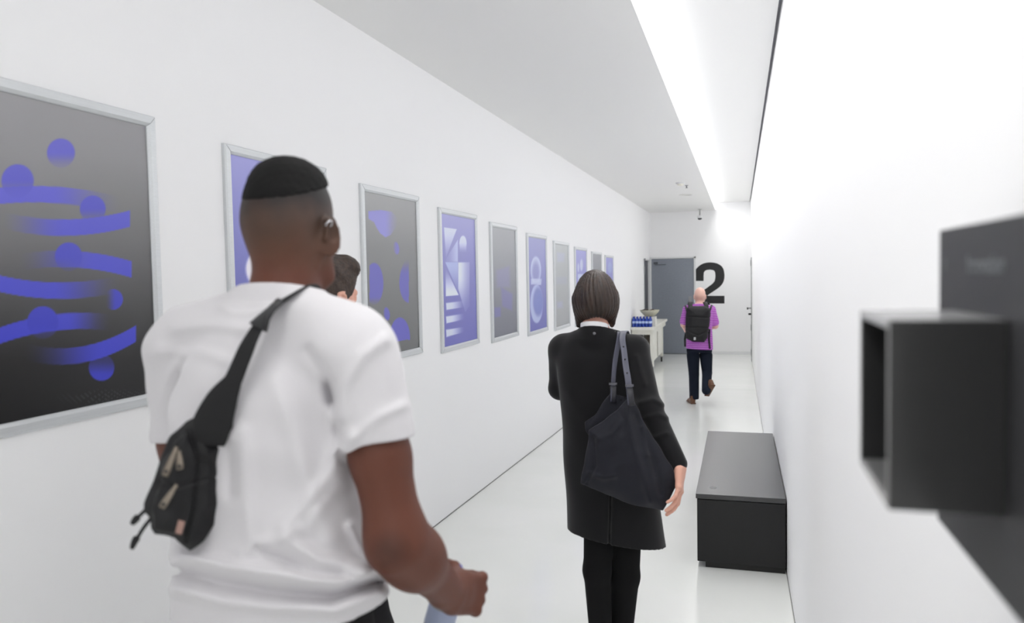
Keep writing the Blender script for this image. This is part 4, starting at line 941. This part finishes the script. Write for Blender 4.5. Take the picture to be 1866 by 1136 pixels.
# tote
tb_ = empty('tote_bag', at(1140, 850, 2.86), 'slouchy charcoal canvas tote bag hanging from the right shoulder of the woman in black', 'bag')
ot = at(1140, 840, 2.86); r4, u4, f4 = frame(CF+CR*(.12))
TP = [(1146, 722), (1156, 734), (1166, 752), (1178, 779), (1196, 806), (1213, 834), (1226, 855), (1232, 872), (1230, 890), (1219, 912), (1208, 931), (1173, 924), (1134, 914), (1101, 899), (1078, 890), (1059, 881), (1061, 862), (1067, 828), (1072, 803), (1074, 785), (1084, 777), (1102, 766), (1124, 748)]
tp = [to_plane(x, y, ot, r4, u4, f4) for x, y in TP]
k_ = Sdf(ot-np.array([.25, .2, .30]), ot+np.array([.28, .22, .34]), .0032)
k_.add(pillow(tp, ot, r4, u4, f4, .050, .06, base=.005))
bk = [to_plane(x, y, ot, r4, u4, f4) for x, y in [(1114, 719), (1122, 735), (1100, 768), (1084, 790), (1074, 800), (1067, 787), (1066, 773), (1082, 760), (1098, 738)]]
k_.add(pillow(bk, ot+f4*.045, r4, u4, f4, .004, .03, base=.004), .01)
bk2 = [to_plane(x, y, ot, r4, u4, f4) for x, y in [(1114, 719), (1146, 726), (1160, 760), (1120, 800), (1080, 800), (1074, 780)]]
k_.add(pillow(bk2, ot+f4*.040, r4, u4, f4, .002, .03, base=.003), .004)
for ln, wd, am in (([(1140, 745), (1160, 830), (1185, 915)], 7, .008), ([(1160, 760), (1190, 840), (1205, 900)], 6, -.007), ([(1082, 800), (1085, 850), (1070, 880)], 4, -.008), ([(1075, 862), (1100, 872), (1122, 868)], 5, .006), ([(1090, 800), (1115, 790), (1130, 770)], 6, .005), ([(1110, 890), (1125, 850), (1128, 800)], 9, .005), ([(1170, 780), (1180, 830)], 5, .006)):
    ridge(k_, ln, wd, am, 9)
k_.warp(lambda X, Y, Z: .0012*np.sin(50*X+30*Z)+.001*np.sin(70*Z-30*X))
link('bag_body', k_.mesh('bag_body'), CANVAS, tb_, True)
for nm, A_, wmat in (('near', [(1150, 738, 2.80), (1147, 715, 2.80), (1144, 690, 2.83), (1140, 665, 2.88), (1137, 640, 2.93), (1134, 618, 2.98), (1136, 606, 3.03), (1141, 606, 3.08), (1146, 625, 3.14)], STRAPL), ('far', [(1116, 732, 2.90), (1117, 712, 2.90), (1118, 690, 2.91), (1120, 665, 2.93), (1124, 640, 2.965), (1128, 618, 3.0), (1130, 607, 3.04), (1133, 607, 3.09), (1138, 625, 3.15)], STRAPL)):
    bm = bmesh.new(); ribbon(bm, smooth_pts([at(*p) for p in A_], 4), .024, .004, CR*.94+CF*.3 if nm == 'near' else CR*.7+CF*.7); q = from_bm('strap', bm, wmat, tb_, True)
    if nm == 'near':
        for (x, y, w) in ((1146, 704, 2.812), (1142.5, 680, 2.845), (1139, 655, 2.895), (1136, 632, 2.945)):
            bm = bmesh.new(); lathe(bm, [(.003, -.001), (.003, .0045)], 10, at(x, y, w), Rb); from_bm('strap_hole', bm, RUBBER, q, True)
    a = at(A_[1][0], A_[1][1]-12, A_[1][2]-.006); bm = bmesh.new(); ribbon(bm, [a+CU*.004, a-CU*.004], .030, .008, CR); from_bm('buckle', bm, mat('dark_buckle', '6a6a70', .3, .8), q)
    a, c = at(A_[1][0], A_[1][1]-8, A_[1][2]-.004), at(A_[0][0]+2, A_[0][1]+2, A_[0][2]-.004); bm = bmesh.new(); ribbon(bm, [a, c], [.024, .020], .006, CR); from_bm('strap_tab', bm, mat('dark_leather', '2c2c33', .5), q, True)

# ------------------------------------------------------------------ the bald man by the end wall
W4 = 11.5; c4 = at(1275, 640, W4); mx_, my_ = c4[0], c4[1]; f4z = floor_z(my_)
m4 = empty('person', (mx_, my_, f4z), 'bald person in a purple striped polo and dark jeans, smallest and farthest away', 'person')
def q4(px, py, dw=0.0): return at(px, py, W4+dw)
h4 = q4(1275.5, 540, .02)+np.array([0, 0, .0]); R4 = rotz(.05)
sR, eR, wR = q4(1295.5, 565), q4(1303, 594, .02), q4(1297, 597, .24)
sL, eL, wL = q4(1253, 565), q4(1246, 592, .02), q4(1252, 606, .22)
b = Sdf((mx_-.4, my_-.3, h4[2]-1.0), (mx_+.4, my_+.5, h4[2]+.16), .006)
head(b, h4, R4, 1.06)
b.add(seg(h4+np.array([0, -.02, -.06]), h4+np.array([0, -.04, -.19]), .062, .070), .03)
zs4 = lambda py: q4(1274, py)[2]
b.add(loft((mx_, my_), 0, [(zs4(622), 0, 0, .12, .08), (zs4(600), 0, 0, .13, .1), (zs4(565), 0, 0, .15, .1), (zs4(556), 0, 0, .1, .07), (zs4(552), 0, 0, .05, .05)]), .03)
for sh, e, w, sgn in ((sR, eR, wR, 1), (sL, eL, wL, -1)):
    b.add(seg(sh, e, .052, .046), .02); b.add(seg(e, w, .046, .032), .02); hand(b, w, (-sgn*.5, 1, .1), (-sgn, 0, -.2), (0, 0, 1), 1.0)
BALD = mat('bald_skin', 'dfb3a4', .42, spec=.45)
link('body', b.mesh('body'), BALD, m4, True); eyes(m4, h4, R4, 1.0)
POLO = mat('purple_striped_polo', 'b25bc0', .85); nt = POLO.node_tree; bs = nt.nodes['Principled BSDF']
tc = nt.nodes.new('ShaderNodeTexCoord'); sx = nt.nodes.new('ShaderNodeSeparateXYZ'); nt.links.new(tc.outputs['Object'], sx.inputs[0])
mm = nt.nodes.new('ShaderNodeMath'); mm.operation = 'MULTIPLY'; mm.inputs[1].default_value = 38; nt.links.new(sx.outputs[2], mm.inputs[0])
fr = nt.nodes.new('ShaderNodeMath'); fr.operation = 'FRACT'; nt.links.new(mm.outputs[0], fr.inputs[0])
gt = nt.nodes.new('ShaderNodeMath'); gt.operation = 'GREATER_THAN'; gt.inputs[1].default_value = .66; nt.links.new(fr.outputs[0], gt.inputs[0])
mx = nt.nodes.new('ShaderNodeMix'); mx.data_type = 'RGBA'; nt.links.new(gt.outputs[0], mx.inputs[0]); mx.inputs[6].default_value = (*lin('a040ae'), 1); mx.inputs[7].default_value = (*lin('d39adb'), 1); nt.links.new(mx.outputs[2], bs.inputs['Base Color'])
s = Sdf((mx_-.42, my_-.28, h4[2]-1.05), (mx_+.42, my_+.3, h4[2]-.05), .007)
s.add(loft((mx_, my_), 0, [(zs4(638), -.005, 0, .200, .135), (zs4(615), 0, 0, .190, .13), (zs4(590), .0, 0, .178, .125), (zs4(568), 0, 0, .185, .12), (zs4(558), 0, 0, .150, .09), (zs4(554), 0, 0, .08, .075), (zs4(551), 0, 0, .072, .068)]))
for sh, e, sgn in ((sR, eR, 1), (sL, eL, -1)):
    s.add(seg((mx_, my_, zs4(560)), sh, .055, .055), .05); s.add(seg(sh, sh*.22+e*.78, .070, .072), .04)
s.cut(h4+np.array([0, -.1, -.115]), (0, .25, 1), h4-np.array([.1, .14, .2]), h4+np.array([.1, .1, .0]))
s.cut((mx_, my_, zs4(636)), (-.05, 0, -1))
link('polo_shirt', s.mesh('polo_shirt'), POLO, m4, True)
bm = bmesh.new(); tube(bm, [h4+np.array([.077*math.cos(a), -.040+.077*math.sin(a), -.112-.012*math.sin(a)*-1]) for a in np.linspace(math.pi*.98, 2*math.pi+.06, 16)], .010, 8); from_bm('lanyard', bm, RUBBER, m4, True)
t = Sdf((mx_-.35, my_-.55, f4z), (mx_+.35, my_+.4, zs4(630)+.05), .007)
hz = zs4(640); t.add(loft((mx_, my_), 0, [(hz-.02, -.005, 0, .185, .12), (hz+.02, -.005, 0, .19, .122), (hz+.06, 0, 0, .18, .12)]))
lL = [q4(1263, 648), q4(1264.5, 682, .02), q4(1265, 724, -.06)]; lR = [q4(1286.5, 648), q4(1288.5, 680, -.02), q4(1287, 712, -.38)]
chain(t, lL, [.096, .076, .070], .01); chain(t, lR, [.096, .074, .064], .01)
t.cut(lL[2]+np.array([0, 0, -.03]), (0, 0, -1), lL[2]-np.array([.15, .3, .3]), lL[2]+np.array([.09, .3, .1]))
link('jeans', t.mesh('jeans'), DENIM, m4, True)
z = Sdf(lL[2]-np.array([.2, .2, .25]), lL[2]+np.array([.2, .4, .1]), .006); shoe(z, np.array([lL[2][0]-.01, lL[2][1]-.06, floor_z(lL[2][1])+.003]), (-.35, 1, 0), 1.0); link('shoe', z.mesh('shoe'), BROWNL, m4, True)
z = Sdf(lR[2]-np.array([.25, .3, .25]), lR[2]+np.array([.25, .5, .2]), .006)
toe = np.array([q4(1283, 722)[0], lR[2][1]+.19, floor_z(lR[2][1])+.03]); heel = q4(1299, 701, -.45)+np.array([0, 0, -.02])
dv = toe-heel; shoe(z, heel, dv, 1.0, (-.1, .5, .8)); link('shoe', z.mesh('shoe'), BROWNL, m4, True)
# backpack
bp_ = empty('backpack', q4(1273, 590, -.25), 'black roll-top backpack on the back of the bald man', 'backpack')
ob = q4(1271.5, 590, -.20); r5, u5, f5 = frame(CF)
BK = [(1252, 561), (1262, 558), (1284, 558), (1294, 563), (1295, 572), (1292, 600), (1289, 616), (1283, 624), (1262, 623), (1250, 617), (1249, 600), (1250, 575)]
k_ = Sdf(ob-np.array([.3, .25, .4]), ob+np.array([.3, .25, .4]), .006)
k_.add(pillow([to_plane(x, y, ob, r5, u5, f5) for x, y in BK], ob, r5, u5, f5, .085, .05, base=.01))
for ln in ([(1252, 577), (1293, 579)], [(1252, 596), (1292, 598)], [(1252, 603), (1272, 612), (1290, 604)]): ridge(k_, ln, 1.4, -.012, 99)
link('pack_body', k_.mesh('pack_body'), NYLON, bp_, True)
for sgn, A_ in ((1, [(1288, 566, -.20), (1287, 556, -.14), (1284, 551, -.02), (1290, 556, .10), (1293, 575, .14)]), (-1, [(1258, 566, -.20), (1258, 557, -.14), (1258, 551, -.02), (1257, 556, .10), (1254, 575, .14)])):
    bm = bmesh.new(); ribbon(bm, smooth_pts([q4(*p) for p in A_], 5), .065, .014, CR); from_bm('shoulder_strap', bm, NYLON, bp_, True)
for A_ in ([(1293, 568, -.17), (1297, 556, -.06)], [(1252, 568, -.17), (1249, 557, -.06)], [(1293, 600, -.17), (1292, 618, -.17), (1293.5, 636, -.17)], [(1250, 606, -.17), (1248, 618, -.17), (1248.5, 632, -.17)]):
    bm = bmesh.new(); ribbon(bm, [q4(*p) for p in A_], .028, .006, CR); from_bm('webbing', bm, NYLON, bp_, True)
bm = bmesh.new(); ribbon(bm, [q4(1266, 615, -.30), q4(1266, 620, -.29)], .03, .004, CR); from_bm('small_logo', bm, mat('logo_grey', 'b8b8ba', .5), bp_)
